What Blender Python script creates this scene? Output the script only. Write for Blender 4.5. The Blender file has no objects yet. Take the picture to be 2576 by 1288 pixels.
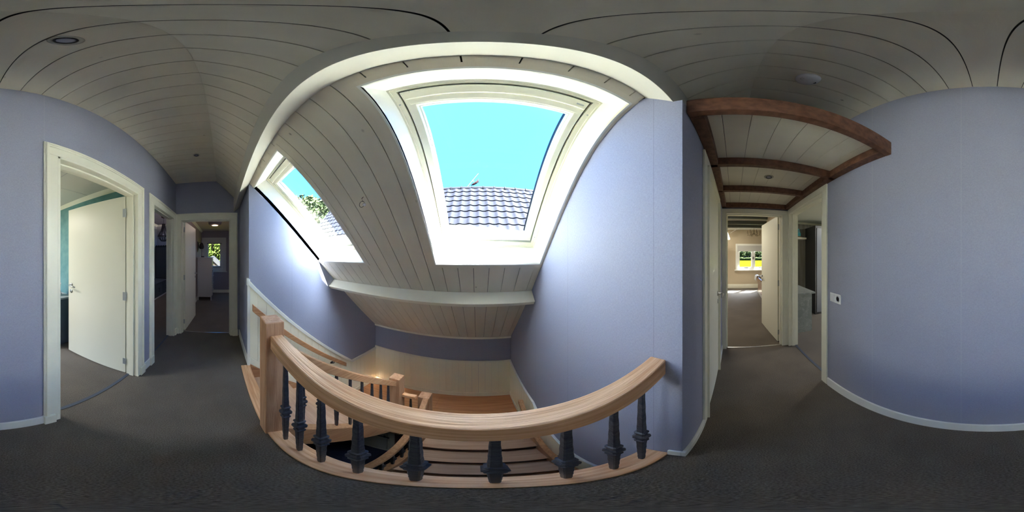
import bpy, bmesh, math, random
from math import sin, cos, radians as R, pi, hypot
from mathutils import Vector, Matrix
random.seed(7)
SC = bpy.context.scene
COL = SC.collection
H = 1.45                                    # eye height above the landing carpet

# ------------------------------------------------------------------ camera, sky, sun, exposure
cd = bpy.data.cameras.new('camera'); cam = bpy.data.objects.new('camera', cd); COL.objects.link(cam)
cd.type = 'PANO'
cd.panorama_type = 'EQUIRECTANGULAR'
cd.clip_start = 0.01; cd.clip_end = 1000
cam.location = (0, 0, H)
cam.rotation_euler = (R(90), 0, R(-12.02))
SC.camera = cam

SUN_DIR = Vector((.53, -.45, 1.0)).normalized()          # towards the sun
w = bpy.data.worlds.new('sky'); SC.world = w; w.use_nodes = True
wn = w.node_tree.nodes; wl = w.node_tree.links; wn.clear()
wo = wn.new('ShaderNodeOutputWorld'); bg = wn.new('ShaderNodeBackground')
tc = wn.new('ShaderNodeTexCoord')
sep = wn.new('ShaderNodeSeparateXYZ'); wl.new(tc.outputs['Generated'], sep.inputs[0])
ramp = wn.new('ShaderNodeValToRGB'); wl.new(sep.outputs['Z'], ramp.inputs[0])
ramp.color_ramp.elements[0].position = .0; ramp.color_ramp.elements[0].color = (.62, 1.2, 2.2, 1)
ramp.color_ramp.elements[1].position = .35; ramp.color_ramp.elements[1].color = (.36, 1.7, 4.6, 1)
dot = wn.new('ShaderNodeVectorMath'); dot.operation = 'DOT_PRODUCT'
wl.new(tc.outputs['Generated'], dot.inputs[0]); dot.inputs[1].default_value = SUN_DIR
mx = wn.new('ShaderNodeMath'); mx.operation = 'MAXIMUM'; wl.new(dot.outputs['Value'], mx.inputs[0]); mx.inputs[1].default_value = 0
pw = wn.new('ShaderNodeMath'); pw.operation = 'POWER'; wl.new(mx.outputs[0], pw.inputs[0]); pw.inputs[1].default_value = 14
gl = wn.new('ShaderNodeVectorMath'); gl.operation = 'SCALE'; gl.inputs[0].default_value = (190, 205, 235); wl.new(pw.outputs[0], gl.inputs['Scale'])
bs = wn.new('ShaderNodeVectorMath'); bs.operation = 'SCALE'; bs.inputs['Scale'].default_value = 1.15; wl.new(ramp.outputs[0], bs.inputs[0])
ad = wn.new('ShaderNodeVectorMath'); ad.operation = 'ADD'; wl.new(gl.outputs[0], ad.inputs[0]); wl.new(bs.outputs[0], ad.inputs[1])
wl.new(ad.outputs[0], bg.inputs['Color']); bg.inputs['Strength'].default_value = 1.0
wl.new(bg.outputs[0], wo.inputs['Surface'])

sd = bpy.data.lights.new('sun', 'SUN'); so = bpy.data.objects.new('sun', sd); COL.objects.link(so)
sd.energy = 180; sd.angle = R(.55); sd.color = (1, .95, .86)
so.rotation_euler = SUN_DIR.to_track_quat('Z', 'Y').to_euler()
so.location = (6, -6, 14)

vs = SC.view_settings
SC.display_settings.display_device = 'sRGB'
vs.view_transform = 'Standard'; vs.look = 'None'; vs.gamma = 1; vs.exposure = 0.0
vs.use_curve_mapping = False
SC.cycles.max_bounces = 16; SC.cycles.diffuse_bounces = 10; SC.cycles.glossy_bounces = 4
SC.cycles.transparent_max_bounces = 16
SC.cycles.sample_clamp_indirect = 120

def fill_light(name, loc, size, rot, energy, color=(.85, .93, 1)):
    l = bpy.data.lights.new(name, 'AREA'); l.shape = 'RECTANGLE'; l.size = size[0]; l.size_y = size[1]
    l.energy = energy; l.color = color
    o = bpy.data.objects.new(name, l); COL.objects.link(o); o.location = loc; o.rotation_euler = rot
    return o
# area lights added to brighten the side rooms (out of sight round the corners)
fill_light('room_fill', (-.2, -2.6, 2.25), (.5, .5), (0, 0, 0), 42, (1, .95, .84))
fill_light('room_fill', (2.6, -2.6, 2.3), (.4, .4), (0, 0, 0), 30, (1, .97, .9))
fill_light('room_fill', (3.4, .4, 2.4), (.5, .5), (0, 0, 0), 22, (1, .93, .78))
fill_light('room_fill', (6.1, .4, 2.6), (.6, .6), (0, 0, 0), 34, (1, .93, .78))
fill_light('room_fill', (-3.4, -1.9, 2.72), (.4, .4), (0, 0, 0), 3, (.9, .95, 1))
# ------------------------------------------------------------------ materials
MATS = {}
def mat(name, color, rough=.6, metal=0, spec=.5, noise=None, bump=None, coat=0, alpha=None, emit=None):
    """noise=(scale, color2, (sx,sy,sz), detail) mixes a second colour; bump=(scale, strength, (sx,sy,sz))"""
    m = bpy.data.materials.new(name); m.use_nodes = True
    nt = m.node_tree; n = nt.nodes; l = nt.links
    b = n['Principled BSDF']
    b.inputs['Base Color'].default_value = (*color, 1); b.inputs['Roughness'].default_value = rough
    b.inputs['Metallic'].default_value = metal; b.inputs['Specular IOR Level'].default_value = spec
    if coat: b.inputs['Coat Weight'].default_value = coat; b.inputs['Coat Roughness'].default_value = .12
    if emit: b.inputs['Emission Color'].default_value = (*emit[0], 1); b.inputs['Emission Strength'].default_value = emit[1]
    t = n.new('ShaderNodeTexCoord')
    def tex(scale, vec, detail=4):
        mp = n.new('ShaderNodeMapping'); mp.inputs['Scale'].default_value = vec
        l.new(t.outputs['Object'], mp.inputs[0])
        x = n.new('ShaderNodeTexNoise'); x.inputs['Scale'].default_value = scale; x.inputs['Detail'].default_value = detail
        l.new(mp.outputs[0], x.inputs['Vector']); return x
    if noise:
        x = tex(noise[0], noise[2], noise[3] if len(noise) > 3 else 4)
        r = n.new('ShaderNodeValToRGB'); l.new(x.outputs['Fac'], r.inputs[0])
        r.color_ramp.elements[0].position = .35; r.color_ramp.elements[1].position = .65
        r.color_ramp.elements[0].color = (*color, 1); r.color_ramp.elements[1].color = (*noise[1], 1)
        l.new(r.outputs[0], b.inputs['Base Color'])
    if bump:
        x = tex(bump[0], bump[2], 3)
        bp = n.new('ShaderNodeBump'); bp.inputs['Strength'].default_value = bump[1]; bp.inputs['Distance'].default_value = bump[3] if len(bump) > 3 else .002
        l.new(x.outputs['Fac'], bp.inputs['Height']); l.new(bp.outputs[0], b.inputs['Normal'])
    MATS[name] = m
    return m

WHITE = mat('white_paint', (.86, .84, .70), .35, noise=(6, (.83, .81, .675), (1, 1, 1)))
WAINS = mat('wainscot_paint', (.90, .88, .72), .35)
WHITE2 = mat('bright_white_paint', (.82, .82, .77), .35)
PURL = mat('dimmed_cream_paint', (.60, .575, .49), .45)  # purlin paint darkened to offset light bounced onto the upper purlin
DOORW = mat('door_paint', (.80, .79, .66), .4)
PLANK = mat('ceiling_plank_paint', (.72, .665, .54), .5, noise=(2.2, (.67, .62, .50), (3, 1, 1), 6), bump=(60, .25, (3, .3, .3)))
def add_knots(m):
    n = m.node_tree.nodes; l = m.node_tree.links; b = n['Principled BSDF']
    src = b.inputs['Base Color'].links[0].from_socket
    t = n.new('ShaderNodeTexCoord'); mp = n.new('ShaderNodeMapping'); mp.inputs['Scale'].default_value = (1.6, 1, 1); l.new(t.outputs['Object'], mp.inputs[0])
    v = n.new('ShaderNodeTexVoronoi'); v.inputs['Scale'].default_value = 3.6; v.inputs['Randomness'].default_value = 1; l.new(mp.outputs[0], v.inputs['Vector'])
    r = n.new('ShaderNodeMapRange'); r.inputs['From Min'].default_value = .018; r.inputs['From Max'].default_value = .055; r.inputs['To Min'].default_value = .75; r.inputs['To Max'].default_value = 0
    l.new(v.outputs['Distance'], r.inputs['Value'])
    mm = n.new('ShaderNodeMix'); mm.data_type = 'RGBA'; l.new(r.outputs[0], mm.inputs[0]); l.new(src, mm.inputs['A']); mm.inputs['B'].default_value = (.22, .19, .14, 1)
    l.new(mm.outputs['Result'], b.inputs['Base Color'])
add_knots(PLANK)
GAP = mat('plank_gap', (.05, .045, .04), .9)
OAKX = mat('oak_along_x', (.58, .28, .12), .5, noise=(26, (.78, .47, .26), (.12, 2.2, 2.2), 8), bump=(70, .9, (.1, 2.4, 2.4), .003))
OAKY = mat('oak_along_y', (.46, .22, .095), .5, noise=(26, (.60, .33, .165), (2.2, .12, 2.2), 8), bump=(70, .7, (2.4, .1, 2.4), .003))
OAKZ = mat('oak_upright', (.44, .22, .105), .55, noise=(20, (.60, .34, .19), (2, 2, .12), 8), bump=(60, .9, (2.4, 2.4, .12), .003))
OAKT = mat('oak_tread', (.50, .29, .165), .42, noise=(16, (.62, .39, .24), (.15, 2, 2), 7), bump=(60, .3, (.1, 2, 2)))
OAKR = mat('oak_landing', (.46, .19, .075), .4, noise=(14, (.58, .27, .12), (.15, 2, 2), 7), bump=(60, .3, (.1, 2, 2)))
RISER_SHADE = mat('open_riser_shade', (.06, .02, .012), .6)  # colour stands for the darkness seen through open risers
BROWN = mat('stained_pine_beam', (.085, .034, .018), .6, noise=(18, (.17, .075, .04), (1.5, 1.5, 1.5), 8), bump=(50, .5, (2, 2, 2)))
IRON = mat('forged_black_iron', (.045, .047, .062), .45, metal=.35, noise=(40, (.07, .072, .09), (1, 1, 1)), bump=(45, .9, (1, 1, 1), .006))
STEEL = mat('brushed_steel', (.45, .45, .44), .3, metal=.9)
HINGE = mat('zinc_hinge', (.42, .45, .47), .4, metal=.6)
STRIP = mat('threshold_strip', (.07, .085, .12), .4, metal=.3)
BLACK = mat('black_metal', (.012, .012, .014), .5)
DBEAD = mat('dark_bead', (.018, .008, .006), .6)
DARKW = mat('dark_brown_wood', (.05, .022, .012), .55, noise=(9, (.08, .035, .02), (1, 1, .15)))
RUB = mat('grey_gasket', (.12, .14, .2), .5)
PLAST = mat('white_plastic', (.7, .7, .72), .35)
GREYP = mat('dark_grey_lacquer', (.045, .047, .05), .4)
BLUEG = mat('blue_grey_lacquer', (.075, .095, .125), .35)
TILEF = mat('dark_blue_floor_tile', (.011, .014, .035), .35, spec=.25)
FURN = mat('furniture_white', (.55, .55, .53), .4)

def carpet():
    m = mat('carpet', (.042, .037, .031), .95, spec=.1)
    n = m.node_tree.nodes; l = m.node_tree.links; b = n['Principled BSDF']
    t = n.new('ShaderNodeTexCoord')
    a = n.new('ShaderNodeTexNoise'); a.inputs['Scale'].default_value = 170; a.inputs['Detail'].default_value = 3
    c = n.new('ShaderNodeTexNoise'); c.inputs['Scale'].default_value = 3; c.inputs['Detail'].default_value = 3
    l.new(t.outputs['Object'], a.inputs[0]); l.new(t.outputs['Object'], c.inputs[0])
    r = n.new('ShaderNodeValToRGB'); l.new(a.outputs['Fac'], r.inputs[0])
    r.color_ramp.elements[0].position = .3; r.color_ramp.elements[0].color = (.074, .061, .048, 1)
    r.color_ramp.elements[1].position = .7; r.color_ramp.elements[1].color = (.180, .150, .120, 1)
    r2 = n.new('ShaderNodeValToRGB'); l.new(c.outputs['Fac'], r2.inputs[0])
    r2.color_ramp.elements[0].position = .3; r2.color_ramp.elements[0].color = (.85, .85, .85, 1)
    r2.color_ramp.elements[1].position = .7; r2.color_ramp.elements[1].color = (1.1, 1.1, 1.1, 1)
    mm = n.new('ShaderNodeMix'); mm.data_type = 'RGBA'; mm.blend_type = 'MULTIPLY'; mm.inputs[0].default_value = 1
    l.new(r.outputs[0], mm.inputs['A']); l.new(r2.outputs[0], mm.inputs['B']); l.new(mm.outputs['Result'], b.inputs['Base Color'])
    bp = n.new('ShaderNodeBump'); bp.inputs['Strength'].default_value = 1; bp.inputs['Distance'].default_value = .006
    l.new(a.outputs['Fac'], bp.inputs['Height']); l.new(bp.outputs[0], b.inputs['Normal'])
    b.inputs['Sheen Weight'].default_value = .2
    return m
CARPET = carpet()
CLAD = mat('dark_cladding', (.006, .0065, .008), .5, spec=.1)

def wallpaper(name, color, color2, seam_axis=0, seam0=.14, step=.555, seam=(.5, .5, .52)):
    """woven paper: fine threads, faint vertical joints of the paper lengths"""
    m = mat(name, color, .6, spec=.35)
    n = m.node_tree.nodes; l = m.node_tree.links; b = n['Principled BSDF']
    g = n.new('ShaderNodeNewGeometry')
    mp = n.new('ShaderNodeMapping'); mp.inputs['Scale'].default_value = (1, 1, .22); l.new(g.outputs['Position'], mp.inputs[0])
    a = n.new('ShaderNodeTexNoise'); a.inputs['Scale'].default_value = 420; a.inputs['Detail'].default_value = 2; l.new(mp.outputs[0], a.inputs[0])
    mp2 = n.new('ShaderNodeMapping'); mp2.inputs['Scale'].default_value = (.25, .25, 1); l.new(g.outputs['Position'], mp2.inputs[0])
    a2 = n.new('ShaderNodeTexNoise'); a2.inputs['Scale'].default_value = 420; a2.inputs['Detail'].default_value = 2; l.new(mp2.outputs[0], a2.inputs[0])
    s = n.new('ShaderNodeMath'); s.operation = 'ADD'; l.new(a.outputs['Fac'], s.inputs[0]); l.new(a2.outputs['Fac'], s.inputs[1])
    h = n.new('ShaderNodeMath'); h.operation = 'MULTIPLY'; h.inputs[1].default_value = .5; l.new(s.outputs[0], h.inputs[0])
    r = n.new('ShaderNodeValToRGB'); l.new(h.outputs[0], r.inputs[0])
    r.color_ramp.elements[0].position = .35; r.color_ramp.elements[1].position = .65
    r.color_ramp.elements[0].color = (*color, 1); r.color_ramp.elements[1].color = (*color2, 1)
    se = n.new('ShaderNodeSeparateXYZ'); l.new(g.outputs['Position'], se.inputs[0])
    q = n.new('ShaderNodeMath'); q.operation = 'SUBTRACT'; l.new(se.outputs[seam_axis], q.inputs[0]); q.inputs[1].default_value = seam0 + 20 * step * -1
    md = n.new('ShaderNodeMath'); md.operation = 'MODULO'; l.new(q.outputs[0], md.inputs[0]); md.inputs[1].default_value = step
    lt = n.new('ShaderNodeMath'); lt.operation = 'LESS_THAN'; l.new(md.outputs[0], lt.inputs[0]); lt.inputs[1].default_value = .0016
    mk = n.new('ShaderNodeMath'); mk.operation = 'MULTIPLY'; l.new(lt.outputs[0], mk.inputs[0]); mk.inputs[1].default_value = .5
    mm = n.new('ShaderNodeMix'); mm.data_type = 'RGBA'; l.new(mk.outputs[0], mm.inputs[0]); l.new(r.outputs[0], mm.inputs['A'])
    mm.inputs['B'].default_value = (*seam, 1); l.new(mm.outputs['Result'], b.inputs['Base Color'])
    bp = n.new('ShaderNodeBump'); bp.inputs['Strength'].default_value = .5; bp.inputs['Distance'].default_value = .0012
    l.new(h.outputs[0], bp.inputs['Height']); l.new(bp.outputs[0], b.inputs['Normal'])
    return m
PAPER = wallpaper('lilac_grey_paper', (.278, .290, .375), (.348, .36, .455))
PAPERS = wallpaper('stairwell_paper', (.272, .29, .392), (.342, .36, .475), 1, .27, .55, (.10, .10, .14))
TEAL = mat('teal_paper', (.11, .27, .29), .7, noise=(9, (.16, .33, .34), (1, 1, 1), 5))
LILAC = mat('dim_room_paint', (.30, .275, .31), .8)
LILACW = mat('warm_wall_paint', (.36, .31, .29), .8)
BEIGE = mat('beige_room_paint', (.50, .42, .30), .8)
GREYW = mat('side_room_paint', (.34, .34, .35), .8)
CEIL2 = mat('white_room_ceiling', (.62, .62, .55), .7)
PINKC = mat('pinkish_room_ceiling', (.55, .45, .40), .7)
BLUEB = mat('blue_grey_bedroom_beam', (.10, .115, .10), .5)

def woodpaper():
    m = mat('plank_print_paper', (.22, .21, .17), .8, noise=(5, (.32, .31, .27), (1, 3, .25), 8))
    return m
WPAPER = woodpaper()
def marble():
    m = mat('grey_marble_print', (.20, .215, .20), .35)
    n = m.node_tree.nodes; l = m.node_tree.links; b = n['Principled BSDF']
    t = n.new('ShaderNodeTexCoord')
    a = n.new('ShaderNodeTexNoise'); a.inputs['Scale'].default_value = 5; a.inputs['Detail'].default_value = 9; a.inputs['Distortion'].default_value = 1.6
    l.new(t.outputs['Object'], a.inputs[0])
    r = n.new('ShaderNodeValToRGB'); l.new(a.outputs['Fac'], r.inputs[0]); e = r.color_ramp.elements
    e[0].position = .3; e[0].color = (.17, .185, .175, 1); e[1].position = .7; e[1].color = (.26, .275, .255, 1)
    x = e.new(.5); x.color = (.20, .215, .20, 1); y = e.new(.515); y.color = (.32, .33, .31, 1); z = e.new(.53); z.color = (.2, .215, .2, 1)
    l.new(r.outputs[0], b.inputs['Base Color']); return m
MARBLE = marble()
def glass(name, tint=(.93, .97, .97), refl=.018):
    m = bpy.data.materials.new(name); m.use_nodes = True; n = m.node_tree.nodes; l = m.node_tree.links; n.clear()
    o = n.new('ShaderNodeOutputMaterial'); tr = n.new('ShaderNodeBsdfTransparent'); gs = n.new('ShaderNodeBsdfGlossy'); mxs = n.new('ShaderNodeMixShader')
    tr.inputs['Color'].default_value = (*tint, 1); gs.inputs['Roughness'].default_value = .02
    mxs.inputs[0].default_value = refl
    l.new(tr.outputs[0], mxs.inputs[1]); l.new(gs.outputs[0], mxs.inputs[2]); l.new(mxs.outputs[0], o.inputs[0]); return m
GLASS = glass('window_glass')
ROOFT = mat('grey_glazed_pantile', (.0092, .0096, .0135), .6, spec=.04, noise=(3, (.011, .0114, .016), (1, 1, 1)))
GRASS = mat('meadow', (.0185, .0185, .0012), .95, spec=0, noise=(.05, (.021, .0205, .0015), (1, 1, 1)))
LEAF = mat('spring_leaf', (.016, .026, .003), .8, spec=.04, noise=(1.5, (.03, .04, .007), (1, 1, 1)))
LEAFP = mat('pale_leaf', (.022, .034, .012), .8, spec=.04, noise=(1.5, (.045, .055, .026), (1, 1, 1)))
HEDGE = mat('hedge_leaf', (.012, .018, .004), .9, spec=.03, noise=(1, (.024, .03, .006), (1, 1, 1)))
BARK = mat('bark', (.008, .006, .004), .9, spec=.03)
HILL = mat('distant_wood', (.0036, .007, .0105), 1, spec=0)
BRICK = mat('brick', (.014, .0105, .008), .9, spec=.05, noise=(12, (.02, .016, .012), (1, 1, 3)))
PALER = mat('pale_roof_tile', (.022, .021, .021), .7, spec=.05)

# ------------------------------------------------------------------ mesh helpers
def wloc(o):
    v = Vector((0, 0, 0))
    while o: v += Vector(o.location); o = o.parent
    return v
def obj(name, bm, m, parent=None, smooth=False, origin=None, bevel=0, uniq=None):
    bmesh.ops.recalc_face_normals(bm, faces=bm.faces)
    if parent is not None:
        if origin is None:
            off = wloc(parent); loc = Vector((0, 0, 0))
        else:
            off = Vector(origin); loc = off - wloc(parent)
    else:
        if origin is None:
            xs = [v.co.x for v in bm.verts]; ys = [v.co.y for v in bm.verts]; zs = [v.co.z for v in bm.verts]
            origin = ((min(xs) + max(xs)) / 2, (min(ys) + max(ys)) / 2, min(zs))
        off = Vector(origin); loc = off
    for v in bm.verts: v.co -= off
    me = bpy.data.meshes.new(name); bm.to_mesh(me); bm.free()
    if smooth:
        for p in me.polygons: p.use_smooth = True
    me.materials.append(m)
    o = bpy.data.objects.new(name, me); COL.objects.link(o); o.location = loc
    if parent is not None: o.parent = parent
    if bevel:
        b = o.modifiers.new('bevel', 'BEVEL'); b.width = bevel; b.segments = 2; b.limit_method = 'ANGLE'; b.angle_limit = R(40)
    return o
def tag(o, label, cat, group=None, kind=None):
    o['label'] = label; o['category'] = cat
    if group: o['group'] = group
    if kind: o['kind'] = kind
    return o
def thing(name, label, cat, loc, rz=0, group=None):
    o = bpy.data.objects.new(name, None); COL.objects.link(o); o.location = loc; o.rotation_euler = (0, 0, rz)
    o.empty_display_size = .1
    return tag(o, label, cat, group)
def struct(o, label=None):
    o['kind'] = 'structure'
    if label: o['label'] = label
    return o
def dup_tree(o, parent=None):
    c = o.copy(); COL.objects.link(c)
    if parent: c.parent = parent
    for ch in o.children: dup_tree(ch, c)
    return c
def new(): return bmesh.new()
def box(bm, x0, x1, y0, y1, z0, z1, mtx=None):
    P = [(x0, y0, z0), (x1, y0, z0), (x1, y1, z0), (x0, y1, z0), (x0, y0, z1), (x1, y0, z1), (x1, y1, z1), (x0, y1, z1)]
    v = [bm.verts.new((mtx @ Vector(p)) if mtx else p) for p in P]
    for f in ((0, 3, 2, 1), (4, 5, 6, 7), (0, 1, 5, 4), (1, 2, 6, 5), (2, 3, 7, 6), (3, 0, 4, 7)): bm.faces.new([v[i] for i in f])
    return v
def prism(bm, poly, a0, a1, axis='x'):
    """poly in the two other axes (y,z | x,z | x,y), extruded a0..a1 along axis"""
    def pt(a, p):
        return {'x': (a, p[0], p[1]), 'y': (p[0], a, p[1]), 'z': (p[0], p[1], a)}[axis]
    A = [bm.verts.new(pt(a0, p)) for p in poly]; B = [bm.verts.new(pt(a1, p)) for p in poly]
    bm.faces.new(A); bm.faces.new(B[::-1]); k = len(poly)
    for i in range(k): bm.faces.new([A[i], B[i], B[(i + 1) % k], A[(i + 1) % k]])
def tube(bm, pts, r, n=10, cap=True):
    rs = r if isinstance(r, (list, tuple)) else [r] * len(pts)
    P = [Vector(p) for p in pts]; rings = []
    for i, p in enumerate(P):
        t = (P[min(i + 1, len(P) - 1)] - P[max(i - 1, 0)])
        if t.length < 1e-9: t = Vector((0, 0, 1))
        t.normalize(); u = t.cross(Vector((0, 0, 1)))
        if u.length < .05: u = t.cross(Vector((0, 1, 0)))
        u.normalize(); v = t.cross(u)
        rings.append([bm.verts.new(p + (u * cos(2 * pi * k / n) + v * sin(2 * pi * k / n)) * rs[i]) for k in range(n)])
    for a, b in zip(rings, rings[1:]):
        for k in range(n): bm.faces.new([a[k], a[(k + 1) % n], b[(k + 1) % n], b[k]])
    if cap: bm.faces.new(rings[0][::-1]); bm.faces.new(rings[-1])
def lathe(bm, prof, c, n=32, up=(0, 0, 1)):
    rot = Vector((0, 0, 1)).rotation_difference(Vector(up)).to_matrix()
    rings = []
    for r, z in prof:
        rings.append([bm.verts.new(Vector(c) + rot @ Vector((r * cos(2 * pi * k / n), r * sin(2 * pi * k / n), z))) for k in range(n)])
    for a, b in zip(rings, rings[1:]):
        for k in range(n): bm.faces.new([a[k], a[(k + 1) % n], b[(k + 1) % n], b[k]])
    if prof[0][0] > 1e-5: bm.faces.new(rings[0][::-1])
    if prof[-1][0] > 1e-5: bm.faces.new(rings[-1])
    bmesh.ops.remove_doubles(bm, verts=bm.verts, dist=1e-6)
# roof-slope coordinates: s runs down the slope, d outwards from the room
HY = math.hypot(1, 1.03)
def sp(x, s, d=0): return Vector((x, s / HY + d * 1.03 / HY, 2.63 - 1.03 * s / HY + d / HY))
def sbox(bm, x0, x1, s0, s1, d0, d1):
    v = [bm.verts.new(sp(*p)) for p in ((x0, s0, d0), (x1, s0, d0), (x1, s1, d0), (x0, s1, d0), (x0, s0, d1), (x1, s0, d1), (x1, s1, d1), (x0, s1, d1))]
    for f in ((0, 3, 2, 1), (4, 5, 6, 7), (0, 1, 5, 4), (1, 2, 6, 5), (2, 3, 7, 6), (3, 0, 4, 7)): bm.faces.new([v[i] for i in f])

XL, XR, YB = -1.79, .505, 2.47
YW = -.7925; YO = -.92; CZ = 2.797

# ------------------------------------------------------------------ floors
bm = new()
box(bm, -2.87, 2.40, YO, .215, -.25, 0)
box(bm, -2.87, XL, .215, .32, -.25, 0)
struct(obj('floor', bm, CARPET, origin=(0, 0, 0)))
bm = new(); box(bm, -1.6, 3.95, -4.2, YO, -.25, 0); struct(obj('floor', bm, CARPET, origin=(0, 0, 0)))
bm = new(); box(bm, -6.5, -1.6, -3.2, YO, -.25, 0); struct(obj('floor', bm, CARPET, origin=(0, 0, 0)))
bm = new(); box(bm, -6.35, -2.87, YO, 1.3, -.25, 0); struct(obj('floor', bm, CARPET, origin=(0, 0, 0)))
bm = new(); box(bm, 2.40, 7.2, -.92, 1.2, -.25, 0); box(bm, 3.95, 7.2, -2.6, -.92, -.25, 0); struct(obj('floor', bm, CARPET, origin=(0, 0, 0)))
# tiled hall far below the stairs
bm = new()
k = 0
xs = [-1.79 + .6 * i for i in range(5)]
for i in range(5):
    for j in range(8):
        x0 = -1.9 + .5 * i; y0 = -1.6 + .52 * j
        box(bm, x0 + .002, min(x0 + .498, .56), y0 + .002, y0 + .518, -2.83, -2.8)
box(bm, -1.9, .56, -1.6, 2.55, -2.9, -2.804)
struct(obj('floor', bm, TILEF, origin=(0, 0, -2.8)))

# ------------------------------------------------------------------ walls
def wall_y(name, y0, y1, x0, x1, z0, z1, holes, m):
    """wall along x with rectangular holes (xa, xb, za, zb)"""
    bm = new(); x = x0
    for xa, xb, za, zb in sorted(holes):
        box(bm, x, xa, y0, y1, z0, z1)
        if za > z0: box(bm, xa, xb, y0, y1, z0, za)
        box(bm, xa, xb, y0, y1, zb, z1); x = xb
    box(bm, x, x1, y0, y1, z0, z1)
    return struct(obj(name, bm, m))
def wall_x(name, x0, x1, y0, y1, z0, z1, holes, m):
    bm = new(); y = y0
    for ya, yb, za, zb in sorted(holes):
        box(bm, x0, x1, y, ya, z0, z1)
        if za > z0: box(bm, x0, x1, ya, yb, z0, za)
        box(bm, x0, x1, ya, yb, zb, z1); y = yb
    box(bm, x0, x1, y, y1, z0, z1)
    return struct(obj(name, bm, m))
D1 = (-1.40, -.495, 0, 2.10); D2 = (-2.61, -1.76, 0, 2.10); D3 = (1.29, 2.235, 0, 2.085)
wall_y('wall_back', YO, YW, -2.735, 2.27, 0, 2.90, [D1, D2, D3], PAPER)
wall_x('wall_left', -2.87, -2.735, YO, .30, 0, 2.90, [(-.708, .157, 0, 2.088)], PAPER)
wall_x('wall_right', 2.27, 2.40, YO, .165, 0, 2.90, [(-.708, .12, 0, 2.07)], PAPER)
def sz(y): return 2.63 - 1.03 * y                      # lining height of the roof slope at y
# stairwell walls (their tops follow the roof slope)
bm = new(); prism(bm, [(.30, -2.9), (2.62, -2.9), (2.62, sz(2.62) + .05), (.30, sz(.30) + .05)], -2.735, XL)
struct(obj('wall_left', bm, PAPERS))
bm = new()
prism(bm, [(.165, -2.9), (2.62, -2.9), (2.62, sz(2.62) + .05), (.33, sz(.33) + .05), (.33, 2.305), (.30, 2.305), (.198, 2.2045), (.165, 2.2045)], XR, .92)
prism(bm, [(.235, 0), (2.62, 0), (2.62, sz(2.62) + .05), (.33, sz(.33) + .05), (.33, 2.305), (.30, 2.305), (.235, 2.24)], .92, 1.75)
box(bm, .92, 1.75, .165, .235, 2.06, 2.2045)
prism(bm, [(.165, -2.9), (2.62, -2.9), (2.62, sz(2.62) + .05), (.33, sz(.33) + .05), (.33, 2.305), (.30, 2.305), (.198, 2.2045), (.165, 2.2045)], 1.75, 2.40)
struct(obj('wall_right', bm, PAPERS))
bm = new(); box(bm, XL - .1, XR + .1, YB, 2.62, -2.9, .16); struct(obj('wall_back', bm, PAPER))
# walls of the hall below
bm = new(); box(bm, XL - .1, XR + .1, -1.72, -1.6, -2.9, -.25); struct(obj('wall_front', bm, WHITE))
bm = new(); box(bm, XL - .1, XL, -1.6, .30, -2.9, -.25); struct(obj('wall_left', bm, WHITE))
bm = new(); box(bm, XR, XR + .1, -1.6, .165, -2.9, -.25); struct(obj('wall_right', bm, WHITE))
bm = new(); box(bm, XL, -.80, 1.45, 1.50, -2.8, -1.44); struct(obj('wall_back', bm, WHITE))

# side rooms
def room_walls(m, x0, x1, y0, y1, zc, cm, sides, holes={}):
    t = .08
    if 'l' in sides: wall_x('wall_left', x0 - t, x0, y0, y1, 0, zc, holes.get('l', []), m)
    if 'r' in sides: wall_x('wall_right', x1, x1 + t, y0, y1, 0, zc, holes.get('r', []), m)
    if 'b' in sides: wall_y('wall_back', y0 - t, y0, x0 - t, x1 + t, 0, zc, holes.get('b', []), m)
    if 'f' in sides: wall_y('wall_front', y1, y1 + t, x0 - t, x1 + t, 0, zc, holes.get('f', []), m)
    bm = new(); box(bm, x0 - t, x1 + t, y0 - t, y1 + (t if 'f' in sides else 0), zc, zc + .1)
    struct(obj('ceiling', bm, cm))
room_walls(TEAL, -1.55, 1.20, -4.2, YO, 2.31, CEIL2, 'lb', {'b': [(-.6, .6, .9, 2.0)]})
room_walls(WPAPER, 1.28, 3.95, -3.4, YO, 2.35, CEIL2, 'lrb', {'b': [(1.5, 2.3, .95, 2.0)]})
room_walls(GREYW, -6.42, -1.65, -2.70, YO, 2.78, LILAC, 'lrb')
# far left room and its window opening
W1 = (-.64, .04, .95, 2.05)
room_walls(LILAC, -6.35, -2.87, YO + .02, 1.0, 2.43, PINKC, 'lf', {'l': [W1]})
bm = new(); box(bm, -6.35, -2.87, -.90, -.80, 0, 2.43); struct(obj('wall_back', bm, LILACW))
# bedroom
W2 = (-1.56, -.16, .86, 1.93)
bm = new(); t = .1
wall_x('wall_right', 7.2, 7.3, -2.6, 1.2, 0, 2.75, [W2], BEIGE)
bm = new(); box(bm, 2.40, 7.2, 1.1, 1.2, 0, 2.67); struct(obj('wall_front', bm, BEIGE))
bm = new(); box(bm, 2.40, 4.05, -.92, -.83, 0, 2.67); box(bm, 3.98, 4.05, -2.6, -.92, 0, 2.67); struct(obj('wall_back', bm, BEIGE))
bm = new(); box(bm, 4.05, 7.2, -2.7, -2.6, 0, 2.67); struct(obj('wall_back', bm, BEIGE))
bm = new(); box(bm, 2.40, 7.3, -2.7, 1.2, 2.67, 2.77); struct(obj('ceiling', bm, CEIL2))

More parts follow.
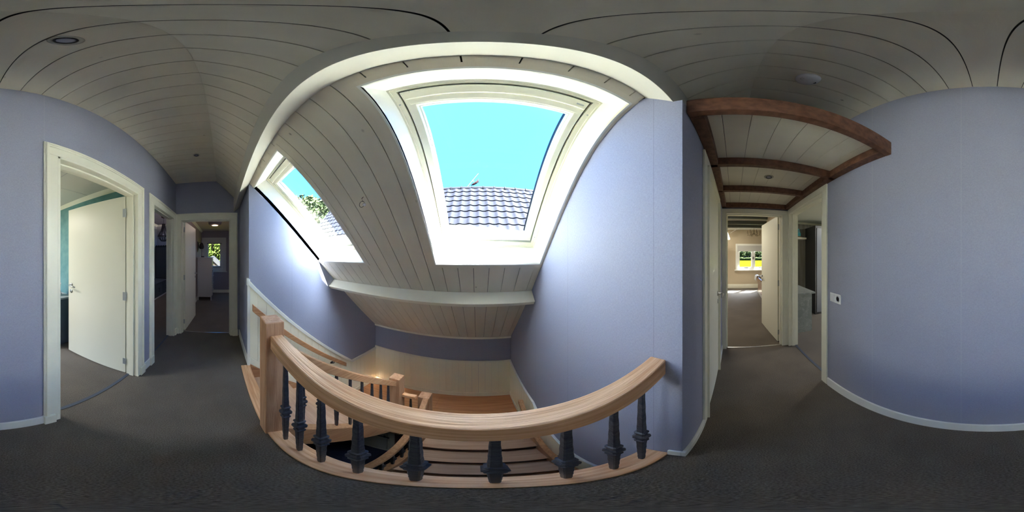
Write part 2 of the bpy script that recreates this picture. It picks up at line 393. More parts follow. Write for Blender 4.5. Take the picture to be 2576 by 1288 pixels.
# ------------------------------------------------------------------ plank ceilings
STEP = .12
def seams(off, a, b):
    k = math.ceil((a - off) / STEP); xs = [a]
    while off + k * STEP < b - 1e-4:
        if off + k * STEP > a + 1e-4: xs.append(off + k * STEP)
        k += 1
    return xs + [b]
G = .0021
bm = new(); xs = seams(-.036, -2.735, 2.27)
for a, b in zip(xs, xs[1:]):
    box(bm, a + G, b - G, YW, -.09, CZ, CZ + .012)
    prism(bm, [(-.09, CZ), (.24, CZ - .363), (.24, CZ - .345), (-.09, CZ + .018)], a + G, b - G)
struct(obj('ceiling', bm, PLANK, origin=(0, 0, CZ)))
bm = new()
prism(bm, [(YW - .13, CZ + .012), (-.085, CZ + .012), (.25, CZ - .35), (.31, CZ - .28), (-.05, CZ + .2), (YW - .13, CZ + .2)], -2.87, 2.40)
struct(obj('ceiling', bm, GAP))
# stairwell slope, cut round the two roof windows
WA = dict(x0=-.315, x1=.479, s0=.517, s1=1.73); WB = dict(x0=-1.79, x1=-1.01, s0=.517, s1=1.73)
TW = .05
SEND = 3.56
bm = new(); xs = seams(-.033, XL, XR)
xs = sorted(set([round(v, 4) for v in xs]))
def piece(a, b, s0, s1, gl=True, gr=True):
    if b - a < .004: return
    sbox(bm, a + (G if gl else 0), b - (G if gr else 0), s0, s1, 0, .012)
for a, b in zip(xs, xs[1:]):
    zones = []
    for W in (WB, WA):
        zones.append((W['x0'] - TW, W['x1'] + (TW if W is WB else .05), W['s0'] - .037, W['s1'] + .04))
    cuts = sorted({a, b, *[z for q in zones for z in q[:2] if a < z < b]})
    for u, v in zip(cuts, cuts[1:]):
        mid = (u + v) / 2; hit = [q for q in zones if q[0] < mid < q[1]]
        if hit:
            q = hit[0]; piece(u, v, .30, q[2], u == a, v == b); piece(u, v, q[3], SEND, u == a, v == b)
        else: piece(u, v, .30, SEND, u == a, v == b)
struct(obj('ceiling', bm, PLANK, origin=(0, 1, 1.6)))
bm = new()     # roof build-up above the lining
for x0, x1, s0, s1 in ((-2.75, 2.4, .34, .50), (-2.75, -1.80, .50, 4.4), (-1.00, -.325, .50, 1.745), (.489, 2.4, .50, 4.4), (-1.80, .489, 1.745, 4.4)):
    sbox(bm, x0, x1, s0, s1, .0125, .24)
struct(obj('ceiling', bm, GAP))
# flat boards round the openings
n = 1
for W in (WB, WA):
    bm = new(); x0, x1, s0, s1 = W['x0'], W['x1'], W['s0'], W['s1']
    xr = x1 + TW if W is WB else XR; xl = XL if W is WB else x0 - TW
    sbox(bm, xl, xr, s0 - .037, s0, -.003, .012); sbox(bm, xl, xr, s1, s1 + .04, -.003, .012)
    if x0 - xl > .005: sbox(bm, xl, x0, s0, s1, -.003, .012)
    sbox(bm, x1, xr, s0, s1, -.003, .012)
    struct(obj('trim_%d' % n, bm, PLANK)); n += 1

# ------------------------------------------------------------------ roof windows
def roof_window(idx, W):
    x0, x1, s0, s1 = W['x0'], W['x1'], W['s0'], W['s1']
    root = bpy.data.objects.new('window_%d' % idx, None); COL.objects.link(root); root.location = sp((x0 + x1) / 2, s1, .1); struct(root)
    L = .207
    bm = new(); e = .008            # lining with a thin proud lip
    sbox(bm, x0 - .010, x0, s0 - .010, s1 + .010, -.004, L + .06); sbox(bm, x1, x1 + .010, s0 - .010, s1 + .010, -.004, L + .06)
    sbox(bm, x0, x1, s0 - .010, s0, -.004, L + .06); sbox(bm, x0, x1, s1, s1 + .010, -.004, L + .06)
    obj('reveal_lining', bm, WHITE2, root)
    bm = new()                       # fixed frame
    def ring(bm, a0, a1, b0, b1, wx0, wx1, wt, wb, d0, d1):
        sbox(bm, a0, a0 + wx0, b0, b1, d0, d1); sbox(bm, a1 - wx1, a1, b0, b1, d0, d1)
        sbox(bm, a0 + wx0, a1 - wx1, b0, b0 + wt, d0, d1); sbox(bm, a0 + wx0, a1 - wx1, b1 - wb, b1, d0, d1)
    ring(bm, x0, x1, s0, s1, .030, .034, .020, .050, L - .006, L + .09)
    ring(bm, x0, x1, s0, s1, .009, .009, .007, .012, L - .016, L + .02)
    obj('outer_frame', bm, WHITE, root)
    a0, a1, b0, b1 = x0 + .037, x1 - .044, s0 + .030, s1 - .066
    bm = new()                       # dark joint between frame and sash
    ring(bm, a0 - .005, a1 + .005, b0 - .005, b1 + .005, .012, .012, .012, .012, L + .012, L + .09)
    obj('gasket', bm, RUB, root)
    bm = new()
    ring(bm, a0, a1, b0, b1, .040, .037, .10, .043, L - .002, L + .075)
    obj('sash_frame', bm, WHITE, root, bevel=.003)
    bm = new()
    ring(bm, a0 + .040, a1 - .037, b0 + .10, b1 - .043, .006, .006, .006, .005, L + .040, L + .075)
    obj('glazing_bead', bm, WHITE2, root)
    bm = new()                       # ventilation flap along the top
    sbox(bm, a0 + .012, a1 - .012, b0 + .012, b0 + .050, L - .012, L); sbox(bm, a0 + .02, a1 - .02, b0 + .057, b0 + .092, L - .007, L)
    sbox(bm, a0 + .01, a1 - .01, b0 + .049, b0 + .057, L - .022, L)
    obj('ventilation_flap', bm, WHITE, root, bevel=.002)
    bm = new()                       # raised outer cladding
    sbox(bm, a0 - .03, a0 + .030, b0, b1, L + .0755, L + .085); sbox(bm, a1 - .027, a1 + .03, b0, b1, L + .0755, L + .16); sbox(bm, a0 + .030, a1 - .027, b0, b0 + .065, L + .0755, L + .15)
    obj('outer_cladding', bm, CLAD, root)
    bm = new(); sbox(bm, a1 - .058, a1 - .022, b0 + .028, b0 + .037, L - .0135, L - .012); obj('maker_plate', bm, HINGE, root)
    bm = new(); sbox(bm, a0 + .044, a1 - .041, b0 + .104, b1 - .046, L + .058, L + .062); obj('pane', bm, GLASS, root)
    bm = new(); r = .008
    for xx in (x0 + .015, x1 - .017):
        for ss in (s0 + .11, s1 - .11): sbox(bm, xx - .004, xx + .004, ss - .004, ss + .004, L - .0075, L)
    obj('screw_cover', bm, HINGE, root)
    bm = new(); ring(bm, x0 - .06, x1 + .06, s0 - .06, s1 + .06, .085, .085, .085, .085, .245, .27); obj('flashing', bm, CLAD, root)
    return root
roof_window(1, WB); roof_window(2, WA)

# ------------------------------------------------------------------ purlins
bm = new()
o1 = sp(0, 2.105, 0); S_ = 2.105
sbox(bm, XL, XR, S_, S_ + .053, -.128, -.0005)
tag(obj('purlin', bm, WHITE, bevel=.004), 'cream painted purlin crossing the sloping ceiling below the two roof windows', 'beam')
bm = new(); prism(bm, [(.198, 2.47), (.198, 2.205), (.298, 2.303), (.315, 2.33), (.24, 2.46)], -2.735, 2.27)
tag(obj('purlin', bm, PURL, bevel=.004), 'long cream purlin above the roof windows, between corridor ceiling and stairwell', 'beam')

# cove at the foot of the slope
bm = new(); prism(bm, [(YB - .03, .125), (YB - .03, .09), (YB - .012, .07), (YB, .07), (YB, .10)], XL, XR); struct(obj('trim_3', bm, WHITE))

# ------------------------------------------------------------------ wainscot of the stairwell
def topL(y): return 1.17 - (y - .31) * 1.057 if y < 1.83 else -.436
def topR(y): return -.41 if y > 1.40 else -.41 + (1.40 - y) * -.84
def wains(bm, x, dx, y0, y1, top, bot):
    ys = [y0]; 
    while ys[-1] + .1 < y1 - .02: ys.append(ys[-1] + .1)
    ys.append(y1)
    for a, b in zip(ys, ys[1:]):
        poly = [(a + .001, bot(a)), (b - .001, bot(b)), (b - .001, top(b)), (a + .001, top(a))]
        prism(bm, poly, x, x + dx)
    poly = [(y, top(y) - .005) for y in ys] + [(y, bot(y)) for y in ys[::-1]]
def strL(y): return .05 - (y - .32) * .985            # top edge of the closed strings, first flight
def strR(y): return -1.62 - (1.05 - y) * .98 if y < 1.30 else -1.40
brk = sorted
bm = new(); wains(bm, XL, .012, .30, 1.83, topL, lambda y: strL(y) - .1); wains(bm, XL, .012, 1.83, YB, topL, lambda y: -1.45)
struct(obj('trim_4', bm, WAINS))
bm = new(); wains(bm, XR - .012, .012, 1.40, YB, topR, lambda y: -1.45); wains(bm, XR - .012, .012, -.60, 1.40, topR, lambda y: topR(y) - 1.3)
struct(obj('trim_5', bm, WAINS))
bm = new(); x = XL
while x < XR - .01:
    box(bm, x + .001, min(x + .1, XR) - .001, YB - .012, YB, -1.42, -.42); x += .1
struct(obj('trim_6', bm, WAINS))
# caps
bm = new()
def cap(bm, xa, xb, pts, h=.055):
    for (ya, za), (yb, zb) in zip(pts, pts[1:]):
        prism(bm, [(ya, za - h), (yb, zb - h), (yb, zb), (ya, za)], xa, xb)
cap(bm, XL, XL + .022, [(.29, 1.185), (1.83, -.436), (YB, -.436)]); struct(obj('trim_7', bm, WHITE2, bevel=.003))
bm = new(); cap(bm, XR - .022, XR, [(-.6, topR(-.6) + .01), (1.40, -.40), (YB, -.40)], .035); struct(obj('trim_8', bm, WHITE2, bevel=.003))
bm = new(); box(bm, XL, XR, YB - .020, YB, -.44, -.40); struct(obj('trim_9', bm, WHITE, bevel=.003))
# corner post of the wainscot
bm = new(); box(bm, XL - .012, XL + .014, .282, .312, 0, 1.19); box(bm, XL - .035, XL + .018, .276, .30, 1.12, 1.20); struct(obj('trim_10', bm, WHITE2, bevel=.002))
# white plinth following the stairs, then round the landing
bm = new()
prism(bm, [(.31, strL(.31) - .03), (1.70, strL(1.70) - .03), (1.70, strL(1.70) + .11), (.31, strL(.31) + .10)], XL, XL + .02)
box(bm, XL, XL + .02, 1.62, YB, -1.4, -1.29); box(bm, XL, XR, YB - .02, YB, -1.4, -1.29); box(bm, XR - .02, XR, 1.44, YB, -1.4, -1.29)
struct(obj('trim_11', bm, WHITE, bevel=.003))

# ------------------------------------------------------------------ baseboards, casings, thresholds of the corridor
bm = new(); BH = .122
for a, b in ((-.41, 1.21), (-1.655, -1.50)): box(bm, a, b, YW, YW + .015, 0, BH)
struct(obj('baseboard_back', bm, WHITE2, bevel=.003))
bm = new(); box(bm, -2.735, XL - .012, .285, .30, 0, BH); struct(obj('baseboard_front', bm, WHITE2, bevel=.003))
bm = new(); box(bm, XR - .015, .85, .15, .165, 0, .095); box(bm, XR - .015, XR, .165, .213, 0, .095); box(bm, 1.82, 2.25, .15, .165, 0, .095); struct(obj('baseboard_front', bm, WHITE2, bevel=.003))
bm = new(); box(bm, -6.35, -6.335, -.80, 1.0, 0, .12); box(bm, -6.35, -2.87, -.80, -.785, 0, .12); struct(obj('baseboard_left', bm, WHITE, bevel=.003))
bm = new(); box(bm, 7.185, 7.2, -2.6, 1.1, 0, .2); struct(obj('baseboard_right', bm, WHITE, bevel=.003))

TN = [20]
def casing(axis, face, sgn, a0, a1, top, wl_, wr, wt, depth, fancy=True):
    """door trim: axis 'y' = in a wall facing y; face = wall plane; sgn = direction towards the corridor; a0,a1 opening; wl/wr widths"""
    bm = new()
    def b(u0, u1, d0, d1, z0, z1):
        p0, p1 = sorted((face + sgn * d0, face + sgn * d1))
        if axis == 'y': box(bm, u0, u1, p0, p1, z0, z1)
        else: box(bm, p0, p1, u0, u1, z0, z1)
    lay = [(0, 1, .014)] if not fancy else [(0, 1, .013), (.62, .92, .020), (.74, .88, .026)]
    for f0, f1, th in lay:
        if wl_: b(a0 - wl_ * f1, a0 - wl_ * f0, 0, th, 0, top + wt * f0)
        if wr: b(a1 + wr * f0, a1 + wr * f1, 0, th, 0, top + wt * f0)
        b(a0 - wl_ * f1, a1 + wr * f1, 0, th, top + wt * f0, top + wt * f1)
    if fancy:   # plinth blocks
        if wl_: b(a0 - wl_ - .004, a0 - .02, 0, .032, 0, .13)
        if wr: b(a1 + .02, a1 + wr + .004, 0, .032, 0, .13)
    # jamb lining and stop
    b(a0 - .001, a0 + .018, -depth, .013, 0, top); b(a1 - .018, a1 + .001, -depth, .013, 0, top); b(a0, a1, -depth, .013, top - .018, top + .001)
    b(a0 + .018, a0 + .032, -depth + .045, -.035, 0, top - .018); b(a1 - .032, a1 - .018, -depth + .045, -.035, 0, top - .018); b(a0 + .018, a1 - .018, -depth + .045, -.035, top - .032, top - .018)
    TN[0] += 1
    return struct(obj('trim_%d' % TN[0], bm, WHITE, bevel=.0025))
casing('y', YW, 1, D1[0], D1[1], D1[3], .105, .088, .10, .1275)
casing('y', YW, 1, D2[0], D2[1], D2[3], .12, .105, .10, .1275)
casing('y', YW, 1, D3[0], D3[1], D3[3], .07, .03, .055, .1275, False)
casing('x', -2.735, 1, -.708, .157, 2.088, .084, .105, .105, .135)
casing('x', 2.27, -1, -.708, .12, 2.07, .085, .045, .055, .13, False)
casing('y', .165, -1, .92, 1.75, 2.06, .07, .07, .055, .02, False)
# threshold strips
bm = new(); box(bm, D1[0] + .02, D1[1] - .02, -.905, -.875, 0, .004); tag(obj('threshold_strip', bm, STRIP), 'blue-grey carpet strip under the open door to the teal room', 'threshold')
bm = new(); box(bm, D2[0] + .02, D2[1] - .02, -.90, -.875, 0, .004); tag(obj('threshold_strip', bm, STRIP), 'dark carpet strip in the doorway of the dark room with pendant lamp', 'threshold')
bm = new(); box(bm, D3[0] + .02, D3[1] - .02, -.90, -.87, 0, .004); tag(obj('threshold_strip', bm, STRIP), 'grey-blue carpet strip in the doorway beside the marble-look cabinet', 'threshold')
bm = new(); box(bm, -2.86, -2.845, -.69, .14, 0, .004); tag(obj('threshold_strip', bm, STEEL), 'thin shiny metal strip in the doorway at the corridor end with the chest of drawers', 'threshold')
bm = new(); box(bm, 2.30, 2.318, -.69, .10, 0, .004); tag(obj('threshold_strip', bm, STEEL), 'thin shiny metal strip in the doorway of the bright bedroom', 'threshold')

# ------------------------------------------------------------------ doors
def door(n, hinge, ang, width, height, hinge_z, side, handle=True, z0=.012, hside=1):
    """leaf from the hinge point in direction ang; side=+1/-1: on which side of the leaf line the thickness lies"""
    root = bpy.data.objects.new('door_%d' % n, None); COL.objects.link(root); root.location = (hinge[0], hinge[1], z0); struct(root)
    M = Matrix.Translation((hinge[0], hinge[1], 0)) @ Matrix.Rotation(ang, 4, 'Z')
    t0, t1 = sorted((0, side * .04))
    bm = new(); box(bm, 0, width, t0, t1, z0, z0 + height, M); obj('leaf', bm, DOORW, root, bevel=.002)
    for hz in hinge_z:
        bm = new(); fy = 0 if side > 0 else 0
        box(bm, -.004, .001, t0 + .004, t1 - .004, hz - .045, hz + .045, M)
        box(bm, 0, .03, -.0015 if side > 0 else .0, .0 if side > 0 else .0015, hz - .045, hz + .045, M)
        tube(bm, [M @ Vector((-.006, 0, hz - .048)), M @ Vector((-.006, 0, hz + .048))], .006, 10)
        obj('hinge', bm, HINGE, root)
    if handle:
        for sd_ in (0, 1):
            y = (t1 if sd_ else t0); dr = 1 if sd_ else -1
            if not (hside == 2 or (hside == 1) == bool(sd_)): continue
            bm = new(); hx = width - .06; hz = 1.06
            lathe(bm, [(.026, 0), (.026, .006), (.020, .010), (.009, .011), (.009, .045)], M @ Vector((hx, y, hz)), 20, M.to_3x3() @ Vector((0, dr, 0)))
            tube(bm, [M @ Vector((hx, y + dr * .045, hz)), M @ Vector((hx - .03, y + dr * .055, hz)), M @ Vector((hx - .08, y + dr * .055, hz - .004)), M @ Vector((hx - .12, y + dr * .05, hz - .012))], [.010, .009, .008, .009], 10)
            lathe(bm, [(.024, 0), (.024, .005), (.0, .006)], M @ Vector((hx, y, hz - .085)), 20, M.to_3x3() @ Vector((0, dr, 0)))
            obj('handle', bm, STEEL, root, smooth=True)
    return root
a1 = math.atan2(-.865, .062)
door(1, (-1.375, -.925), a1, .875, 2.075, (1.90, 1.03, .20), -1, hside=2)
door(2, (-2.875, -.695), math.atan2(.05, -.9), .87, 2.07, (1.93, 1.06, .2), -1, hside=0)
door(3, (2.41, -.70), math.atan2(.10, .90), .87, 2.06, (1.9, 1.03, .19), 1, hside=1)
door(4, (.945, .205), 0, .78, 2.03, (), -1, hside=0)
# strike plates
bm = new(); box(bm, -2.595, -2.588, -.86, -.83, 1.01, 1.08); tag(obj('strike_plate', bm, STEEL), 'steel strike plate on the jamb of the dark room doorway', 'strike plate')
bm = new(); box(bm, 2.210, 2.218, -.87, -.83, 1.02, 1.10); box(bm, 2.208, 2.211, -.86, -.845, 1.04, 1.08); tag(obj('strike_plate', bm, HINGE), 'steel strike plate on the jamb beside the plank-papered side room', 'strike plate')
# cupboard door in the lower hall with black latch
root = bpy.data.objects.new('door_5', None); COL.objects.link(root); root.location = (-1.25, 1.44, -2.79); struct(root)
bm = new(); box(bm, -1.62, -.895, 1.43, 1.45, -2.74, -1.6); obj('leaf', bm, WHITE, root, bevel=.002)
bm = new(); box(bm, -1.03, -.855, 1.408, 1.42, -1.955, -1.935); box(bm, -.93, -.905, 1.42, 1.43, -1.99, -1.90); tube(bm, [(-1.03, 1.41, -1.945), (-1.05, 1.40, -1.955)], .008, 8); obj('latch', bm, BLACK, root)
bm = new(); box(bm, -.885, -.80, 1.43, 1.452, -2.8, -1.5); box(bm, -1.7, -.885, 1.425, 1.452, -2.8, -2.745); struct(obj('trim_30', bm, WHITE))
bm = new(); box(bm, -.80, -.585, 1.43, 1.50, -2.8, -1.40); struct(obj('trim_31', bm, DARKW))

# ------------------------------------------------------------------ balustrade at the stair opening
BAL = thing('balustrade', 'oak balustrade with black iron balusters edging the stair opening in the foreground', 'balustrade', (-.12, .26, 0))
bm = new(); box(bm, -.728, XR, .223, .282, .963, 1.043); obj('handrail', bm, OAKX, BAL, bevel=.005)
bm = new(); box(bm, XL, XR - .001, .212, .31, -.01, .022); obj('base_rail', bm, OAKX, BAL, bevel=.004)
bm = new(); box(bm, XL, XR, .2155, .235, -.25, -.0101); box(bm, -.72, XR, .285, .30, -.3, -.0101); obj('fascia', bm, WHITE, BAL)
bm = new(); box(bm, -.845, -.728, .200, .295, -.55, 1.117); obj('newel_post', bm, OAKZ, BAL, bevel=.006)
def baluster_mesh(L):
    """forged square bar, thickest at the middle where three square collars sit; origin at its foot"""
    bm = new()
    prof = [(0, .0085), (.02, .0088)]
    for i in range(1, 8): prof.append((L * .46 * i / 8, .0088 + (.0138 - .0088) * i / 8 + (.0006 if i % 2 else -.0002)))
    c = L * .49
    prof += [(c - .068, .0138), (c - .062, .019), (c - .054, .019), (c - .048, .0145), (c - .024, .0155), (c - .012, .0235), (c + .006, .0235), (c + .02, .0155), (c + .044, .0145), (c + .050, .019), (c + .058, .019), (c + .064, .0125)]
    for i in range(1, 9): prof.append((c + .064 + (L - c - .064) * i / 8, .0125 - (.0125 - .0082) * i / 8 + (.0004 if i % 2 else -.0003)))
    rings = []
    for z, h in prof:
        k = h * .72
        rings.append([bm.verts.new((x, y, z)) for x, y in ((h, -k), (h, k), (k, h), (-k, h), (-h, k), (-h, -k), (-k, -h), (k, -h))])
    for a, b in zip(rings, rings[1:]):
        for i in range(8): bm.faces.new([a[i], a[(i + 1) % 8], b[(i + 1) % 8], b[i]])
    bm.faces.new(rings[0][::-1]); bm.faces.new(rings[-1])
    bmesh.ops.recalc_face_normals(bm, faces=bm.faces)
    me = bpy.data.meshes.new('baluster'); bm.to_mesh(me); bm.free(); me.materials.append(IRON); return me
bme = baluster_mesh(.941)
for x in (-.636, -.508, -.375, -.2376, -.105, .0275, .1587, .29, .413):
    o = bpy.data.objects.new('baluster', bme); COL.objects.link(o); o.parent = BAL; o.location = Vector((x, .2625, .022)) - BAL.location

# ------------------------------------------------------------------ staircase
ST = thing('staircase', 'oak staircase winding down round a half landing below the roof windows', 'staircase', (-.7, 1.3, -2.8))
for k in range(1, 7):
    zt = -.2 * k; y0 = .30 + .2 * (k - 1)
    bm = new(); box(bm, XL + .03, -.80, y0, y0 + .245, zt - .036, zt); obj('tread', bm, OAKT, ST, bevel=.004)
for k in range(1, 8):
    zt = -.2 * k; y0 = .30 + .2 * (k - 1)
    bm = new(); box(bm, XL + .03, -.80, y0 + .001, y0 + .014, zt, zt + .2 - (.036 if k > 1 else .012)); obj('riser', bm, OAKT, ST)
bm = new(); prism(bm, [(.296, .06), (.296, -.33), (1.40, strL(1.40) - .36), (1.40, strL(1.40))], -.815, -.727); obj('stringer', bm, OAKY, ST, bevel=.004)
bm = new(); prism(bm, [(.312, .05), (.312, -.33), (1.62, -1.62), (1.62, strL(1.62)), ], XL + .001, XL + .034); obj('stringer', bm, OAKY, ST)
bm = new(); box(bm, XL, -.555, 1.49, YB, -1.44, -1.40); box(bm, -.555, XR, 1.44, 2.05, -1.44, -1.40); box(bm, -.555, XR, 2.052, YB, -1.44, -1.40); obj('landing', bm, OAKR, ST, bevel=.003)
for k in range(1, 7):
    zt = -1.4 - .2 * k; y1 = 1.44 - .212 * (k - 1)
    yn = 1.44 - .212 * k
    bm = new(); box(bm, -.475, .475, yn, yn + .25, zt - .036, zt); obj('tread', bm, OAKT, ST, bevel=.004)
    bm = new(); box(bm, -.475, .475, y1 + .03, y1 + .04, zt, zt + .164); obj('riser', bm, RISER_SHADE, ST)  # dark board in place of the shaded gap of an open riser
bm = new(); box(bm, -.475, .475, 1.44 - .212 * 6 + .03, 1.44 - .212 * 6 + .04, -2.8, -2.64); obj('riser', bm, RISER_SHADE, ST)  # lowest gap, its shade painted as a dark board too
def strB(y): return -1.60 - (1.10 - y) * .95
bm = new(); prism(bm, [(1.50, strB(1.46)), (-.05, strB(-.05)), (-.05, strB(-.05) - .30), (1.50, strB(1.46) - .34)], -.53, -.465); obj('stringer', bm, OAKY, ST, bevel=.004)
bm = new(); prism(bm, [(1.44, strB(1.44)), (-.05, strB(-.05)), (-.05, strB(-.05) - .30), (1.44, strB(1.44) - .34)], .468, XR - .012); obj('stringer', bm, OAKY, ST, bevel=.004)
bm = new(); box(bm, -.845, -.727, 1.39, 1.508, -1.62, -.05); obj('newel_post', bm, OAKZ, ST, bevel=.006)
bm = new(); box(bm, -.585, -.467, 1.51, 1.64, -1.75, -.45); obj('newel_post', bm, OAKZ, ST, bevel=.006)
def rail(bm, xa, xb, pa, pb, h):
    prism(bm, [(pa[0], pa[1] - h), (pb[0], pb[1] - h), (pb[0], pb[1]), (pa[0], pa[1])], xa, xb)
bm = new(); rail(bm, -.817, -.757, (.295, .975), (1.39, -.09), .09); obj('handrail', bm, OAKY, ST, bevel=.005)
bm = new(); box(bm, -.727, -.585, 1.44, 1.50, -.44, -.39); obj('handrail', bm, OAKX, ST, bevel=.005)
bm = new(); rail(bm, -.53, -.47, (1.51, -.455), (-.35, -2.30), .075); obj('handrail', bm, OAKY, ST, bevel=.005)
bma = baluster_mesh(.84); bmb = baluster_mesh(.68)
for y in (.425, .545, .668, .791, .915, 1.037, 1.162, 1.285):
    o = bpy.data.objects.new('baluster', bma); COL.objects.link(o); o.parent = ST; o.location = Vector((-.787, y, strL(y) - .01)) - ST.location
for x in (-.655,):
    o = bpy.data.objects.new('baluster', bma); COL.objects.link(o); o.parent = ST; o.location = Vector((x, 1.50, -1.28)) - ST.location
for i in range(11):
    y = 1.36 - .124 * i
    o = bpy.data.objects.new('baluster', bmb); COL.objects.link(o); o.parent = ST; o.location = Vector((-.498, y, strB(y) - .01)) - ST.location
# handrails on the walls
def wall_rail(label, xa, xb, pa, pb, h, wallx, brackets):
    t = thing('wall_handrail', label, 'handrail', ((xa + xb) / 2, (pa[0] + pb[0]) / 2, pb[1]))
    bm = new(); rail(bm, xa, xb, pa, pb, h); obj('rail', bm, OAKY, t, bevel=.004)
    for y in brackets:
        f = (y - pa[0]) / (pb[0] - pa[0]); z = pa[1] + (pb[1] - pa[1]) * f - h
        xm = (xa + xb) / 2; bm = new()
        tube(bm, [(wallx, y, z - .05), ((wallx + xm) / 2, y, z - .055), (xm, y, z - .03), (xm, y, z + .005)], .007, 8)
        lathe(bm, [(.026, 0), (.024, .006), (0, .008)], (wallx, y, z - .05), 16, (1 if xm > wallx else -1, 0, 0))
        obj('bracket', bm, BLACK, t, smooth=True)
wall_rail('oak handrail on the white wainscot of the left stairwell wall, behind the newel post', XL + .045, XL + .085, (.33, .915), (1.64, -.37), .085, XL + .012, (.55, 1.42))
wall_rail('oak handrail on the right stairwell wall beside the lower flight of steps', .42, .47, (1.66, -.63), (.1, -2.05), .08, XR - .012, (1.5, .9))

# ------------------------------------------------------------------ brown ladder frame under the lower corridor ceiling
FR = thing('beam_frame', 'brown stained ladder of timber beams under the low ceiling at the bedroom end', 'beam', (1.4, -.31, 2.14))
bm = new(); box(bm, .545, .587, YW + .001, .164, 2.140, 2.255); obj('crossbeam', bm, BROWN, FR, bevel=.004)
for x in (1.09, 1.625, 2.21):
    bm = new(); box(bm, x, x + .045 if x < 2.2 else 2.268, YW + .001, .164, 2.140, 2.205); obj('crossbeam', bm, BROWN, FR, bevel=.004)
bm = new(); box(bm, .587, 2.268, YW + .001, YW + .065, 2.140, 2.2045); obj('side_rail', bm, BROWN, FR, bevel=.004)
bm = new(); box(bm, .587, 2.268, .105, .164, 2.140, 2.2045); obj('side_rail', bm, BROWN, FR, bevel=.004)
bm = new(); y = YW
while y < .16:
    box(bm, .588, 2.268, y + .0013, min(y + .12, .165) - .0013, 2.205, 2.215); y += .12
struct(obj('ceiling', bm, PLANK))
bm = new(); box(bm, .588, 2.268, YW, .165, 2.215, 2.25); struct(obj('ceiling', bm, GAP))

# ------------------------------------------------------------------ fittings
LENS = mat('lamp_lens', (.4, .4, .5), .2, metal=.4)
RINGM = mat('downlight_ring', (.42, .40, .34), .4, metal=.3)
def downlight(label, x, y, z, r=.041, tilt=0):
    t = thing('downlight', label, 'downlight', (x, y, z), 0, None)
    bm = new(); lathe(bm, [(r, 0), (r, -.003), (r * .85, -.005), (r * .68, -.003), (r * .66, .0)], (x, y, z), 40); obj('trim_ring', bm, RINGM, t, smooth=True)
    bm = new(); lathe(bm, [(r * .68, -.001), (r * .66, -.006), (r * .56, -.006), (r * .54, -.0015)], (x, y, z), 36); obj('lamp_holder', bm, BLACK, t)
    bm = new(); lathe(bm, [(r * .54, -.001), (r * .53, -.003), (r * .3, -.0045), (0, -.005)], (x, y, z), 36); obj('lens', bm, LENS, t, smooth=True)
downlight('round recessed downlight in the ceiling above the teal room door', -.197, -.28, CZ)
downlight('small round downlight in the ceiling near the end of the dark corridor', -1.866, -.294, CZ, .038)
downlight('round downlight between the brown beams of the low ceiling', 1.398, -.305, 2.205, .042)
sx, sy = .634, -.311
t = thing('smoke_detector', 'round white smoke detector on the plank ceiling', 'smoke detector', (sx, sy, CZ))
bm = new(); lathe(bm, [(.055, 0), (.057, -.006), (.055, -.022), (.047, -.032), (.02, -.036), (0, -.036)], (sx, sy, CZ), 48); obj('housing', bm, PLAST, t, smooth=True)
bm = new(); lathe(bm, [(.009, 0), (.009, -.002), (.007, -.002), (.007, 0)], (sx - .004, sy + .030, CZ - .0335), 20); obj('test_button', bm, HINGE, t)
bm = new(); lathe(bm, [(.010, 0), (.010, -.002), (.003, -.002), (.003, 0)], (sx + .010, sy - .034, CZ - .0315), 20); obj('sounder_vent', bm, GREYP, t)
# switch and socket
t = thing('socket_plate', 'white double wall plate with switch and power socket on the lilac wall', 'socket', (1.095, YW, 1.09))
bm = new(); box(bm, 1.02, 1.17, YW, YW + .009, 1.052, 1.134); obj('cover_plate', bm, PLAST, t, bevel=.003)
bm = new(); box(bm, 1.105, 1.163, YW + .009, YW + .0125, 1.062, 1.124); obj('switch', bm, PLAST, t, bevel=.002)
bm = new(); lathe(bm, [(.020, 0), (.022, .003), (.026, .003), (.028, 0)], (1.058, YW + .009, 1.093), 28, (0, 1, 0)); obj('socket_ring', bm, PLAST, t)
bm = new()
for dx in (-.009, .009): lathe(bm, [(.003, 0), (.003, .0012)], (1.058 + dx, YW + .009, 1.093 + dx * .5), 10, (0, 1, 0))
obj('contact_hole', bm, BLACK, t)
# crystal ball hook on the slope
hp = sp(-.655, 1.132, 0)
t = thing('hanging_ornament', 'small ring with clear glass bead hanging from a hook on the sloping ceiling', 'ornament', hp)
inn = sp(-.655, 1.132, -.03)
bm = new(); tube(bm, [sp(-.655, 1.11, 0), sp(-.655, 1.11, -.02), sp(-.652, 1.125, -.03), sp(-.652, 1.135, -.02)], .0018, 6); obj('hook', bm, BLACK, t)
bm = new(); c = Vector((hp.x - .008, hp.y - .02, hp.z - .035)); tube(bm, [c + Vector((.020 * cos(a), 0, .020 * sin(a))) for a in [i * pi / 12 for i in range(4, 27)]], .0015, 6); obj('ring', bm, BLACK, t)
bm = new(); bmesh.ops.create_icosphere(bm, subdivisions=2, radius=.011, matrix=Matrix.Translation(c + Vector((.016, .004, -.004)))); obj('glass_bead', bm, PLAST, t, smooth=True)

